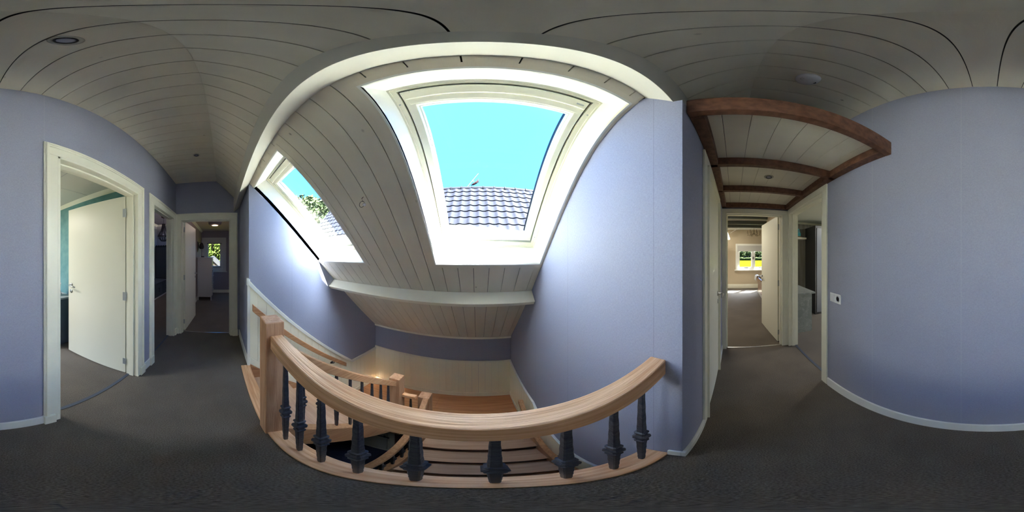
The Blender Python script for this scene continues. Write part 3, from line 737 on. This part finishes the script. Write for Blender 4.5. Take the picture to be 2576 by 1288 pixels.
# ------------------------------------------------------------------ windows of the far rooms
root = bpy.data.objects.new('window_3', None); COL.objects.link(root); root.location = (-6.35, -.3, .95); struct(root)
bm = new(); y0, y1, z0, z1 = W1
X0 = -6.35
def wring(bm, xa, xb, a0, a1, b0, b1, wd, wb=None):
    wb = wb or wd
    box(bm, xa, xb, a0, a0 + wd, b0, b1); box(bm, xa, xb, a1 - wd, a1, b0, b1); box(bm, xa, xb, a0 + wd, a1 - wd, b1 - wd, b1); box(bm, xa, xb, a0 + wd, a1 - wd, b0, b0 + wb)
wring(bm, X0, X0 + .03, y0 - .13, y1 + .13, z0 - .10, z1 + .12, .13, .10); box(bm, X0, X0 + .07, y0 - .15, y1 + .16, z0 - .125, z0 - .095)
obj('window_casing', bm, FURN, root, bevel=.003)
bm = new(); wring(bm, X0 - .06, X0 + .01, y0, y1, z0, z1, .06); wring(bm, X0 - .05, X0 - .01, y0 + .06, y1 - .06, z0 + .06, z1 - .06, .05); obj('sash_frame', bm, FURN, root)
bm = new(); box(bm, X0 + .01, X0 + .03, y0 + .07, y1 - .05, z1 - .13, z1 - .10); obj('ventilation_grille', bm, GREYP, root)
bm = new(); box(bm, X0 + .0, X0 + .02, y0 + .2, y1 - .06, z0 + .06, z0 + .08); obj('window_stay', bm, GREYP, root)
bm = new(); box(bm, X0 - .035, X0 - .03, y0 + .1, y1 - .1, z0 + .1, z1 - .1); obj('pane', bm, GLASS, root)
root = bpy.data.objects.new('window_4', None); COL.objects.link(root); root.location = (7.2, -.86, .86); struct(root)
y0, y1, z0, z1 = W2; X0 = 7.2
bm = new(); wring(bm, X0 - .025, X0, y0 - .08, y1 + .08, z0 - .02, z1 + .06, .08); box(bm, X0 - .08, X0, y0 - .12, y1 + .13, z0 - .055, z0 - .02); obj('window_casing', bm, WHITE2, root, bevel=.003)
bm = new(); wring(bm, X0 + .0, X0 + .06, y0, y1, z0, z1, .06); box(bm, X0, X0 + .06, -.92, -.80, z0, z1)
wring(bm, X0 + .01, X0 + .05, y0 + .05, -.90, z0 + .05, z1, .05); wring(bm, X0 + .01, X0 + .05, -.82, y1 - .05, z0 + .05, z1, .05)
obj('sash_frame', bm, WHITE2, root)
bm = new(); box(bm, X0 + .03, X0 + .035, y0 + .08, -.93, z0 + .08, z1); box(bm, X0 + .03, X0 + .035, -.79, y1 - .08, z0 + .08, z1); obj('pane', bm, GLASS, root)
bm = new(); box(bm, X0 - .02, X0 - .012, y0 + .01, y1 - .01, 1.665, z1); tube(bm, [(X0 - .016, y0 + .01, 1.66), (X0 - .016, y1 - .01, 1.66)], .009, 8); obj('roller_blind', bm, FURN, root)
bm = new()
for yy in (-.845, -.875): box(bm, X0 - .025, X0 - .005, yy - .008, yy + .008, 1.30, 1.42)
for yy in (-.55, -1.2): box(bm, X0 - .015, X0 + .01, yy - .1, yy + .1, z0 + .075, z0 + .09)
obj('window_stay', bm, GREYP, root)

# ------------------------------------------------------------------ far left room
t = thing('chest_of_drawers', 'tall white chest of drawers with small knobs against the left wall of the far room', 'chest of drawers', (-5.5, -.545, 0))
bm = new(); box(bm, -5.95, -5.15, -.78, -.33, .12, 1.385); box(bm, -5.97, -5.13, -.785, -.30, 1.385, 1.41); obj('body', bm, FURN, t, bevel=.003)
for lx in (-5.20, -5.93):
    for ly in (-.775, -.36):
        bm = new(); box(bm, lx - .0, lx + .035, ly, ly + .035, 0, .12); obj('leg', bm, FURN, t)
for i in range(5):
    z = .15 + .245 * i
    bm = new(); box(bm, -5.92, -5.18, -.33, -.312, z, z + .23); dr = obj('drawer', bm, FURN, t, bevel=.002)
    for kx in (-5.30, -5.78):
        bm = new(); lathe(bm, [(.010, 0), (.008, .012), (.016, .022), (.0, .030)], (kx, -.312, z + .12), 14, (0, 1, 0)); obj('knob', bm, WHITE2, dr)
CANDLE = mat('candle_wax', (.7, .68, .62), .5)
t = thing('candle', 'white candle in a small dark holder on top of the chest of drawers', 'candle', (-5.6, -.66, 1.41))
bm = new(); box(bm, -5.65, -5.55, -.71, -.61, 1.41, 1.445); obj('candle_holder', bm, BLACK, t)
bm = new(); lathe(bm, [(.018, 0), (.018, .13), (.004, .135), (.002, .15)], (-5.6, -.66, 1.445), 14); obj('wax', bm, CANDLE, t, smooth=True)
t = thing('wall_lamp', 'black wall lamp with bracket on the left wall beside the far window', 'lamp', (-5.35, -.80, 1.75))
bm = new(); prism(bm, [(-.80, 1.93), (-.775, 1.93), (-.75, 1.80), (-.76, 1.70), (-.785, 1.60), (-.80, 1.58)], -5.39, -5.31); obj('backplate', bm, BLACK, t, bevel=.004)
bm = new(); lathe(bm, [(.025, .10), (.05, .07), (.085, -.03), (.08, -.08), (.055, -.11)], (-5.35, -.67, 1.79), 20); obj('lamp_shade', bm, BLACK, t, smooth=True)
bm = new(); tube(bm, [(-5.35, -.78, 1.86), (-5.35, -.72, 1.91), (-5.35, -.67, 1.88)], .01, 8); obj('arm', bm, BLACK, t)
LAMPG = mat('lamp_glow', (.9, .75, .6), .5, emit=((1, .72, .5), 3))
t = thing('ceiling_lamp', 'round grey ceiling lamp glowing softly in the far left room', 'lamp', (-4.5, -.19, 2.43))
bm = new(); lathe(bm, [(.19, 0), (.19, -.03), (.175, -.05), (.185, -.07), (.165, -.10), (.09, -.125)], (-4.5, -.19, 2.43), 36); obj('shade', bm, mat('lamp_grey', (.16, .13, .13), .6), t, smooth=True)
bm = new(); lathe(bm, [(.088, -.118), (.085, -.128), (0, -.130)], (-4.5, -.19, 2.43), 24); obj('diffuser', bm, LAMPG, t)
pl = bpy.data.lights.new('ceiling_lamp_light', 'POINT'); pl.energy = 1.4; pl.color = (1, .72, .55); pl.shadow_soft_size = .05
po = bpy.data.objects.new('ceiling_lamp_light', pl); COL.objects.link(po); po.location = (-4.5, -.19, 2.24)

# ------------------------------------------------------------------ dark room behind the second door
px_, py_ = -5.1, -1.90
t = thing('pendant_lamp', 'dark beaded basket pendant lamp hanging in the dark room', 'lamp', (px_, py_, 2.78))
bm = new(); lathe(bm, [(.085, 0), (.08, -.02), (.03, -.05), (.0, -.055)], (px_, py_, 2.78), 20); obj('canopy', bm, DARKW, t, smooth=True)
bm = new(); tube(bm, [(px_, py_, 2.73), (px_, py_, 2.52)], .006, 6); obj('cord', bm, BLACK, t)
bm = new()
for i in range(12):
    a = 2 * pi * i / 12
    tube(bm, [(px_ + r * cos(a), py_ + r * sin(a), z) for r, z in ((.045, 2.52), (.06, 2.42), (.09, 2.30), (.15, 2.20), (.19, 2.12), (.165, 2.05), (.10, 1.97), (.06, 1.95))], .011, 6)
for r, z in ((.05, 2.52), (.19, 2.12), (.08, 1.955)):
    tube(bm, [(px_ + r * cos(a), py_ + r * sin(a), z) for a in [2 * pi * i / 24 for i in range(25)]], .015, 6)
obj('bead_basket', bm, DBEAD, t, smooth=True)
bm = new(); bmesh.ops.create_icosphere(bm, subdivisions=2, radius=.04, matrix=Matrix.Translation((px_, py_, 2.15))); obj('bulb', bm, PLAST, t, smooth=True)
t = thing('low_chest', 'low blue-grey chest with dark drawer pulls along the wall of the dark room', 'chest', (-5.3, -2.4, 0))
bm = new(); box(bm, -6.40, -4.2, -2.69, -2.12, .03, .50); box(bm, -6.40, -4.18, -2.69, -2.10, .50, .53); obj('body', bm, BLUEG, t, bevel=.003)
for i in range(3):
    x = -6.2 + .68 * i
    bm = new(); box(bm, x, x + .62, -2.12, -2.108, .09, .47); dr = obj('drawer', bm, BLUEG, t, bevel=.002)
    bm = new(); tube(bm, [(x + .31 - .05 * 0, -2.105, .34), (x + .33, -2.09, .30), (x + .33, -2.09, .24), (x + .31, -2.105, .20)], .009, 8); obj('handle', bm, BLACK, dr)
bm = new(); box(bm, -6.40, -4.17, -2.125, -2.09, 0, .03); obj('plinth', bm, FURN, t)
t = thing('cabinet', 'tall black cabinet with scalloped top standing at the end of the dark room', 'cabinet', (-6.25, -2.2, .53))
bm = new(); box(bm, -6.41, -6.12, -2.64, -1.70, .535, 1.84); obj('body', bm, BLACK, t)
bm = new()
for i in range(9): lathe(bm, [(.045, 0), (.045, .25)], (-6.39, -2.60 + .1 * i, 1.84), 12, (1, 0, 0))
obj('crest', bm, BLACK, t)
bm = new(); box(bm, -6.12, -6.108, -2.60, -2.18, .56, 1.80); obj('door', bm, GREYP, t); bm = new(); box(bm, -6.12, -6.108, -2.15, -1.73, .56, 1.80); obj('door', bm, GREYP, t)
bm = new(); lathe(bm, [(.0, 0), (.05, .01), (.09, .02), (.05, .03), (0, .03)], (-6.38, -2.73 + .06, 1.35), 14, (0, 1, 0)); tag(obj('wall_ornament', bm, BLACK), 'small dark ornament on the wall left of the black cabinet', 'ornament')

# ------------------------------------------------------------------ teal room
t = thing('dresser', 'blue-grey dresser against the teal wall, mostly hidden by the open door', 'dresser', (-1.3, -2.5, 0))
bm = new(); box(bm, -1.545, -1.12, -3.2, -1.99, .02, .80); obj('body', bm, BLUEG, t, bevel=.003)
bm = new(); box(bm, -1.547, -1.10, -3.22, -1.97, .80, .825); obj('top', bm, mat('dresser_top', (.38, .40, .42), .4), t, bevel=.003)
for i in range(3):
    bm = new(); box(bm, -1.12, -1.108, -3.15, -2.05, .06 + .25 * i, .28 + .25 * i); dr = obj('drawer', bm, BLUEG, t)
    bm = new(); lathe(bm, [(.012, 0), (.015, .02), (0, .024)], (-1.108, -2.6, .17 + .25 * i), 12, (1, 0, 0)); obj('knob', bm, STEEL, dr)
t = thing('photo_frame', 'tilted white photo frame on the dresser in the teal room', 'photo frame', (-1.38, -2.15, .825))
Mx = Matrix.Translation((-1.37, -2.17, .832)) @ Matrix.Rotation(R(50), 4, 'Z') @ Matrix.Rotation(R(-14), 4, 'X')
bm = new(); box(bm, -.07, .07, -.006, .006, 0, .19, Mx); obj('frame', bm, PLAST, t)
bm = new(); box(bm, -.055, .055, .006, .0075, .015, .175, Mx); box(bm, -.055, .055, -.0075, -.006, .015, .175, Mx); obj('print', bm, mat('photo_print', (.30, .17, .10), .5, noise=(18, (.55, .45, .38), (1, 1, 1))), t)
bm = new(); tube(bm, [Mx @ Vector((0, .0, .12)), Mx @ Vector((0, .06, .022))], .003, 6); obj('stand', bm, BLACK, t)
bm = new(); lathe(bm, [(.02, 0), (.025, .03), (.015, .06), (.02, .08), (.012, .1), (0, .105)], (-1.21, -2.02, .825), 14); tag(obj('figurine', bm, DARKW, smooth=True), 'small brown figurine on the dresser, half hidden behind the open door', 'figurine')
bm = new(); prism(bm, [(-1.55, 2.31), (-1.50, 2.31), (-1.55, 2.26)], -4.2, -.93, 'y'); struct(obj('trim_32', bm, WHITE))
bm = new(); prism(bm, [(-6.42, 2.78), (-6.36, 2.78), (-6.42, 2.71)], -2.7, -.93, 'y'); prism(bm, [(-2.70, 2.78), (-2.63, 2.78), (-2.70, 2.70)], -6.42, -1.65, 'x'); struct(obj('trim_33', bm, WHITE))
bm = new(); prism(bm, [(-.80, 2.43), (-.74, 2.43), (-.80, 2.37)], -6.35, -2.87, 'x'); struct(obj('trim_34', bm, WHITE))
# panel joints of the teal room ceiling
bm = new()
for yy in (-1.62, -2.84): box(bm, -1.5, 1.2, yy - .002, yy + .002, 2.3085, 2.31)
for xx in (-.9, .3): box(bm, xx - .002, xx + .002, -4.2, -.93, 2.3085, 2.31)
struct(obj('trim_35', bm, GREYW))

# ------------------------------------------------------------------ side room right (plank paper)
t = thing('wardrobe', 'tall dark grey wardrobe against the plank-papered wall of the side room', 'wardrobe', (3.66, -2.3, 0))
bm = new(); box(bm, 3.385, 3.94, -2.85, -1.85, .0, 2.185); obj('body', bm, GREYP, t, bevel=.003)
for a in (-2.83, -2.34):
    bm = new(); box(bm, 3.368, 3.385, a, a + .455, .06, 2.12); obj('door', bm, mat('wardrobe_door', (.13, .14, .165), .4), t, bevel=.002)
t = thing('cabinet', 'low cabinet with grey marble-look sides and top just inside the side room', 'cabinet', (3.2, -1.15, 0))
bm = new(); box(bm, 2.62, 3.93, -1.36, -.935, 0, .765); obj('body', bm, MARBLE, t)
bm = new(); box(bm, 2.57, 3.94, -1.405, -.93, .765, .795); obj('top', bm, MARBLE, t, bevel=.003)
t = thing('wall_shelf', 'cream shelf board on the plank-papered wall beside the wardrobe', 'shelf', (3.82, -1.35, 1.88))
bm = new(); box(bm, 3.70, 3.948, -1.77, -.93, 1.875, 1.915); obj('board', bm, WHITE, t, bevel=.002)
TEALB = mat('teal_fabric', (.02, .30, .36), .7, noise=(25, (.10, .5, .55), (1, 1, 1)))
for i, (z0, z1, c, lb) in enumerate(((1.915, 1.945, mat('tan_book', (.30, .22, .10), .7), 'thin tan box at the bottom of the stack on the cream shelf'), (1.945, 2.035, TEALB, 'teal box lying on the tan box on the cream shelf'), (2.035, 2.10, mat('pale_teal', (.05, .22, .26), .6, noise=(30, (.3, .6, .65), (1, 1, 1))), 'dark teal patterned box in the upper part of the shelf stack'), (2.10, 2.135, mat('light_teal', (.12, .45, .5), .6), 'light teal lid topmost on the shelf stack'))):
    bm = new(); box(bm, 3.72 + .01 * i, 3.93, -1.64 + .015 * i, -1.20, z0, z1); tag(obj('storage_box', bm, c, bevel=.004), lb, 'box', 'boxes on the cream shelf')
bm = new(); box(bm, 3.93, 3.95, -3.4, -.93, 2.30, 2.35); struct(obj('trim_36', bm, WHITE))

# ------------------------------------------------------------------ bedroom
for i, x in enumerate((3.94, 4.63, 5.22)):
    lb = ('blue-grey ceiling beam nearest the bedroom doorway', 'middle one of the three blue-grey bedroom ceiling beams', 'blue-grey ceiling beam farthest into the bedroom')[i]
    bm = new(); box(bm, x, x + .07, -.83 if x < 4.0 else -2.6, 1.1, 2.37, 2.47)
    tag(obj('ceiling_beam', bm, BLUEB, bevel=.004), lb, 'beam', 'bedroom ceiling beams')
bm = new(); box(bm, 2.40, 4.0, -.83, 1.1, 2.4705, 2.57); box(bm, 4.05, 5.29, -2.6, 1.1, 2.4705, 2.57); box(bm, 4.0, 4.05, -.83, 1.1, 2.4705, 2.57); struct(obj('ceiling', bm, CEIL2))
bm = new(); box(bm, 7.12, 7.2, -2.6, 1.1, 2.62, 2.67); struct(obj('trim_37', bm, WHITE2))
t = thing('roof_brace', 'white corner brace with diagonal strut under the bedroom ceiling at the left', 'beam', (6.6, .35, 2.2))
bm = new(); box(bm, 6.5, 6.62, .15, 1.09, 2.10, 2.18); obj('tie_beam', bm, WHITE2, t)
bm = new(); prism(bm, [(.16, 2.18), (.24, 2.18), (.40, 2.66), (.34, 2.66)], 6.5, 6.62); obj('strut', bm, WHITE2, t)
bm = new(); prism(bm, [(.10, 2.45), (.16, 2.40), (-.20, 2.665), (-.28, 2.665)], 6.8, 6.9); obj('strut', bm, WHITE2, t)
# sleigh bed
BEDW = mat('cherry_wood', (.16, .06, .025), .35, noise=(8, (.26, .11, .05), (1, .3, .3)), coat=.2)
t = thing('sleigh_bed', 'reddish wooden sleigh bed seen end on behind the open bedroom door', 'bed', (5.6, -1.7, 0))
bm = new()
pr = [(5.62, .25), (5.66, .25), (5.67, .5), (5.69, .62), (5.73, .72), (5.77, .76), (5.79, .73), (5.79, .70), (5.75, .68), (5.72, .6), (5.70, .45), (5.70, .12), (5.62, .12)]
pr = [(-.66, .10), (-.70, .10), (-.70, .35), (-.68, .55), (-.64, .66), (-.60, .70), (-.56, .69), (-.55, .65), (-.585, .655), (-.61, .62), (-.64, .52), (-.66, .35)]
prism(bm, [(a - .27, b) for a, b in pr], 4.9, 6.25); obj('footboard', bm, BEDW, t, bevel=.004)
bm = new(); box(bm, 4.9, 6.25, -.985, -.925, 0, .10); obj('base_rail', bm, FURN, t, bevel=.003)
bm = new(); box(bm, 4.95, 6.20, -2.55, -.985, .25, .50); obj('mattress', bm, FURN, t, bevel=.03)
bm = new(); box(bm, 4.91, 6.24, -2.55, -.985, .10, .25); obj('bed_frame', bm, BEDW, t)
bm = new(); bmesh.ops.create_grid(bm, x_segments=20, y_segments=12, size=.5)
path = [(-1.35, .515), (-1.05, .52), (-.98, .60), (-.95, .70), (-.88, .735), (-.815, .72), (-.79, .62), (-.785, .54)]
for v in bm.verts:
    u, q = v.co.x + .5, (v.co.y + .5) * (len(path) - 1); k = min(int(q), len(path) - 2); f = q - k
    y = path[k][0] * (1 - f) + path[k + 1][0] * f; zz = path[k][1] * (1 - f) + path[k + 1][1] * f
    v.co = Vector((5.75 + .40 * u, y + .008 * sin(21 * u), zz + .012 + .008 * sin(17 * u + 3 * q)))
o = obj('white_blanket', bm, FURN, smooth=True); sm = o.modifiers.new('solid', 'SOLIDIFY'); sm.thickness = .012
tag(o, 'crumpled white blanket hanging over the end of the sleigh bed', 'blanket')
# chandelier
cx, cy = 6.3, -.78
BRZ = mat('antique_bronze', (.20, .16, .10), .45, metal=.3)
t = thing('chandelier', 'small bronze candle-arm chandelier hanging in the bright bedroom', 'chandelier', (cx, cy, 2.67))
bm = new(); tube(bm, [(cx, cy, 2.67), (cx, cy, 2.45)], .006, 6); lathe(bm, [(0, 0), (.03, .02), (.02, .08), (.035, .14), (.012, .2), (0, .22)], (cx, cy, 2.28), 14); obj('stem', bm, BRZ, t, smooth=True)
for i in range(6):
    a = 2 * pi * i / 6 + .3; bm = new()
    tube(bm, [(cx + r * cos(a), cy + r * sin(a), z) for r, z in ((.02, 2.36), (.08, 2.27), (.16, 2.24), (.22, 2.28), (.24, 2.34))], .009, 6)
    c = (cx + .24 * cos(a), cy + .24 * sin(a), 2.34); lathe(bm, [(.03, 0), (.03, .01), (.012, .012), (.012, .09), (.004, .12)], c, 10); lathe(bm, [(.0, -.09), (.012, -.06), (.0, -.02)], (c[0], c[1], 2.32), 8)
    obj('arm', bm, BRZ, t, smooth=True)

# square housings added above the fill lights of the side rooms
for lx, ly, lz, zc, hs, lb in ((-.2, -2.6, 2.25, 2.31, .27, 'flat square housing added over the fill light of the teal room'), (2.6, -2.6, 2.3, 2.35, .22, 'flat square housing added over the fill light of the side room with the marble-look cabinet'), (6.1, .4, 2.6, 2.67, .32, 'flat square housing added over the fill light deep in the bright bedroom'), (3.4, .4, 2.4, 2.4705, .27, 'flat square housing added over the fill light just inside the bright bedroom'), (-3.4, -1.9, 2.72, 2.78, .22, 'flat square housing added over the fill light of the dark room')):
    bm = new(); box(bm, lx - hs, lx + hs, ly - hs, ly + hs, lz + .004, zc); tag(obj('fill_housing', bm, PLAST), lb, 'lamp')

# ------------------------------------------------------------------ outside
GZ = -2.85
bm = new(); box(bm, -300, 400, -300, 300, GZ - .2, GZ); struct(obj('ground', bm, GRASS, origin=(0, 0, GZ)))
# outer walls of the building keep daylight out of the voids
bm = new()
box(bm, -6.5, 7.3, -4.4, -4.3, -2.85, .0)
struct(obj('wall_outside', bm, BRICK))
# neighbour's pantiled roof
def roof_mesh():
    bm = new(); RY, RZ = 5.62, H + 2.50; a = math.atan2(1.87, 1.5); L = 3.6; x0, x1 = -7.3, 3.6
    tw, th = .262, .30; nx = int((x1 - x0) / tw); ns = int(L / th); SUB = 8
    def P(x, s, h): return (x, RY - s * cos(a) - h * sin(a), RZ - s * sin(a) + h * cos(a))
    def wv(u): return .015 * cos(2 * pi * u) + .003 * cos(4 * pi * u)
    for j in range(ns):
        prev = None
        for i in range(nx * SUB + 1):
            x = x0 + i * tw / SUB; u = (i % SUB) / SUB; h = wv(u)
            top = bm.verts.new(P(x, j * th - .01, h)); low = bm.verts.new(P(x, (j + 1) * th + .02, h + .032)); und = bm.verts.new(P(x, (j + 1) * th + .02, h + .004))
            cur = (top, low, und)
            if prev: bm.faces.new([prev[0], cur[0], cur[1], prev[1]]); bm.faces.new([prev[1], cur[1], cur[2], prev[2]])
            prev = cur
    return bm, RY, RZ, x0, x1
bm, RY, RZ, rx0, rx1 = roof_mesh()
NB = thing('neighbouring_house', 'neighbouring house with grey pantiled roof seen through the large roof window', 'house', (-2, 7, GZ))
obj('tiled_roof', bm, ROOFT, NB, smooth=False)
bm = new(); x = rx0
while x < rx1:
    lathe(bm, [(.075, 0), (.08, .05), (.085, .34), (.105, .35), (.105, .385), (.08, .39)], (x, RY + .02, RZ - .02), 16, (1, 0, 0)); x += .375
obj('ridge_tiles', bm, ROOFT, NB, smooth=False)
bm = new(); prism(bm, [(RY - 2.1, RZ - 2.9), (RY, RZ - .15), (RY + 2.1, RZ - 2.9), (RY + 2.1, GZ), (RY - 2.1, GZ)], rx0 + .15, rx1 - .15); obj('wall', bm, BRICK, NB)
bm = new(); box(bm, rx0, rx0 + .03, RY - .05, RY, RZ - .2, RZ); 
prism(bm, [(RY, RZ + .03), (RY - 2.2, RZ - 2.71), (RY - 2.2, RZ - 2.86), (RY, RZ - .15)], rx0 - .03, rx0 + .02); obj('verge', bm, WHITE, NB)
PINK = mat('pinkish_ornament', (.012, .005, .005), .6, spec=.05)
ox, oy, oz = -.1, RY + .02, RZ + .13
bm = new(); tube(bm, [(ox - .14, oy, oz - .02), (ox - .05, oy, oz + .03), (ox + .04, oy, oz + .09), (ox + .10, oy, oz + .17), (ox + .13, oy, oz + .26)], [.01, .045, .05, .03, .006], 8)
prism(bm, [(ox + .02, oz + .06), (ox + .16, oz + .12), (ox + .06, oz + .16)], oy - .01, oy + .01, 'y')
tag(obj('ridge_ornament', bm, PINK), 'small pinkish bird-shaped ornament perched on the tiled ridge', 'ornament')
bm = new(); tube(bm, [(ox - .30, oy + .1, oz - .08), (ox + .12, oy + .1, oz + .55)], .006, 6); tube(bm, [(ox - .10, oy + .1, oz + .24), (ox - .04, oy + .1, oz + .20)], .006, 6)
tag(obj('aerial', bm, HINGE), 'thin slanting aerial behind the ridge ornament', 'aerial')

def tree(label, x, y, h, cr, ch, m, leaves=2600, ls=.16, group=None, name='tree'):
    t = thing(name, label, 'tree', (x, y, GZ), 0, group)
    bm = new(); tube(bm, [(x, y, GZ), (x + .05, y, GZ + h * .35), (x, y, GZ + h * .8)], [cr * .12, cr * .09, cr * .03], 8)
    for i in range(7):
        a = 2 * pi * i / 7; tube(bm, [(x, y, GZ + h * .4), (x + cr * .6 * cos(a), y + cr * .6 * sin(a), GZ + h * .7)], [cr * .05, cr * .015], 5)
    obj('trunk', bm, BARK, t)
    bm = new(); cz = GZ + h - ch / 2
    lob = [(Vector((random.gauss(0, .36) * cr, random.gauss(0, .36) * cr, random.gauss(0, .3) * ch / 2)), random.uniform(.3, .55)) for _ in range(16)]
    for i in range(leaves):
        c, rr = random.choice(lob); d = Vector((random.gauss(0, 1), random.gauss(0, 1), random.gauss(0, 1))); d.normalize()
        p = Vector((x, y, cz)) + c + Vector((d.x * cr * rr, d.y * cr * rr, d.z * ch / 2 * rr)) * random.uniform(.7, 1)
        u = Vector((random.gauss(0, 1), random.gauss(0, 1), random.gauss(0, 1))).normalized(); v = u.orthogonal().normalized(); s = ls * random.uniform(.6, 1.3)
        bm.faces.new([bm.verts.new(p + u * s), bm.verts.new(p + v * s * .6), bm.verts.new(p - u * s), bm.verts.new(p - v * s * .6)])
    obj('foliage', bm, m, t)
    return t
tree('pale green leafy tree behind the neighbouring roof in the left roof window', -12.5, 8.6, 11.0, 4.2, 6.2, LEAFP, 9000, .16)
tree('bright green tree filling the upper pane of the far left room window', -26, -1.3, 8.6, 5.0, 8.2, LEAF, 6500, .22)
for i, (x, y, h, cr) in enumerate(((168, -8, 11, 5), (186, -16, 13.5, 6), (168, -25, 10, 5), (190, 4, 12, 6))):
    tree(('round green tree at the field edge, left pane of the bedroom window', 'tall green tree by the mullion of the bedroom window', 'low green tree in the right pane of the bedroom window', 'green tree at the field edge beyond the left jamb of the bedroom window')[i], x, y, h, cr, h * .8, LEAF, 900, .7, 'trees along the meadow')
bm = new()
for i in range(70):
    yy = -60 + 1.4 * i; bmesh.ops.create_icosphere(bm, subdivisions=1, radius=1.6 + random.random() * .8, matrix=Matrix.Translation((158 + random.random() * 2, yy, GZ + 1.2)))
o = obj('hedge', bm, HEDGE); tag(o, 'long green hedge along the far side of the yellow-green meadow', 'hedge', kind='stuff')
bm = new(); prism(bm, [(-140, GZ), (-120, GZ + 14), (-60, GZ + 22), (-25, GZ + 12), (40, GZ + 9), (80, GZ)], 330, 360); struct(obj('hills', bm, HILL))
# gabled outbuilding seen from the far left room
t = thing('outbuilding', 'low gabled building with pale roof outside the far left window', 'house', (-18, -2.2, GZ))
rz, ry, sl = H + .02, -.95, .92
bm = new(); prism(bm, [(ry - 3.6, rz - 3.6 * sl), (ry, rz - .3), (ry + 3.6, rz - 3.6 * sl), (ry + 3.6, GZ), (ry - 3.6, GZ)], -20, -16.2); obj('wall', bm, BRICK, t)
bm = new(); prism(bm, [(ry - 3.9, rz - 3.9 * sl), (ry, rz), (ry + 3.9, rz - 3.9 * sl), (ry + 3.9, rz - 3.9 * sl - .42), (ry, rz - .42), (ry - 3.9, rz - 3.9 * sl - .42)], -20.3, -16); obj('roof', bm, PALER, t)
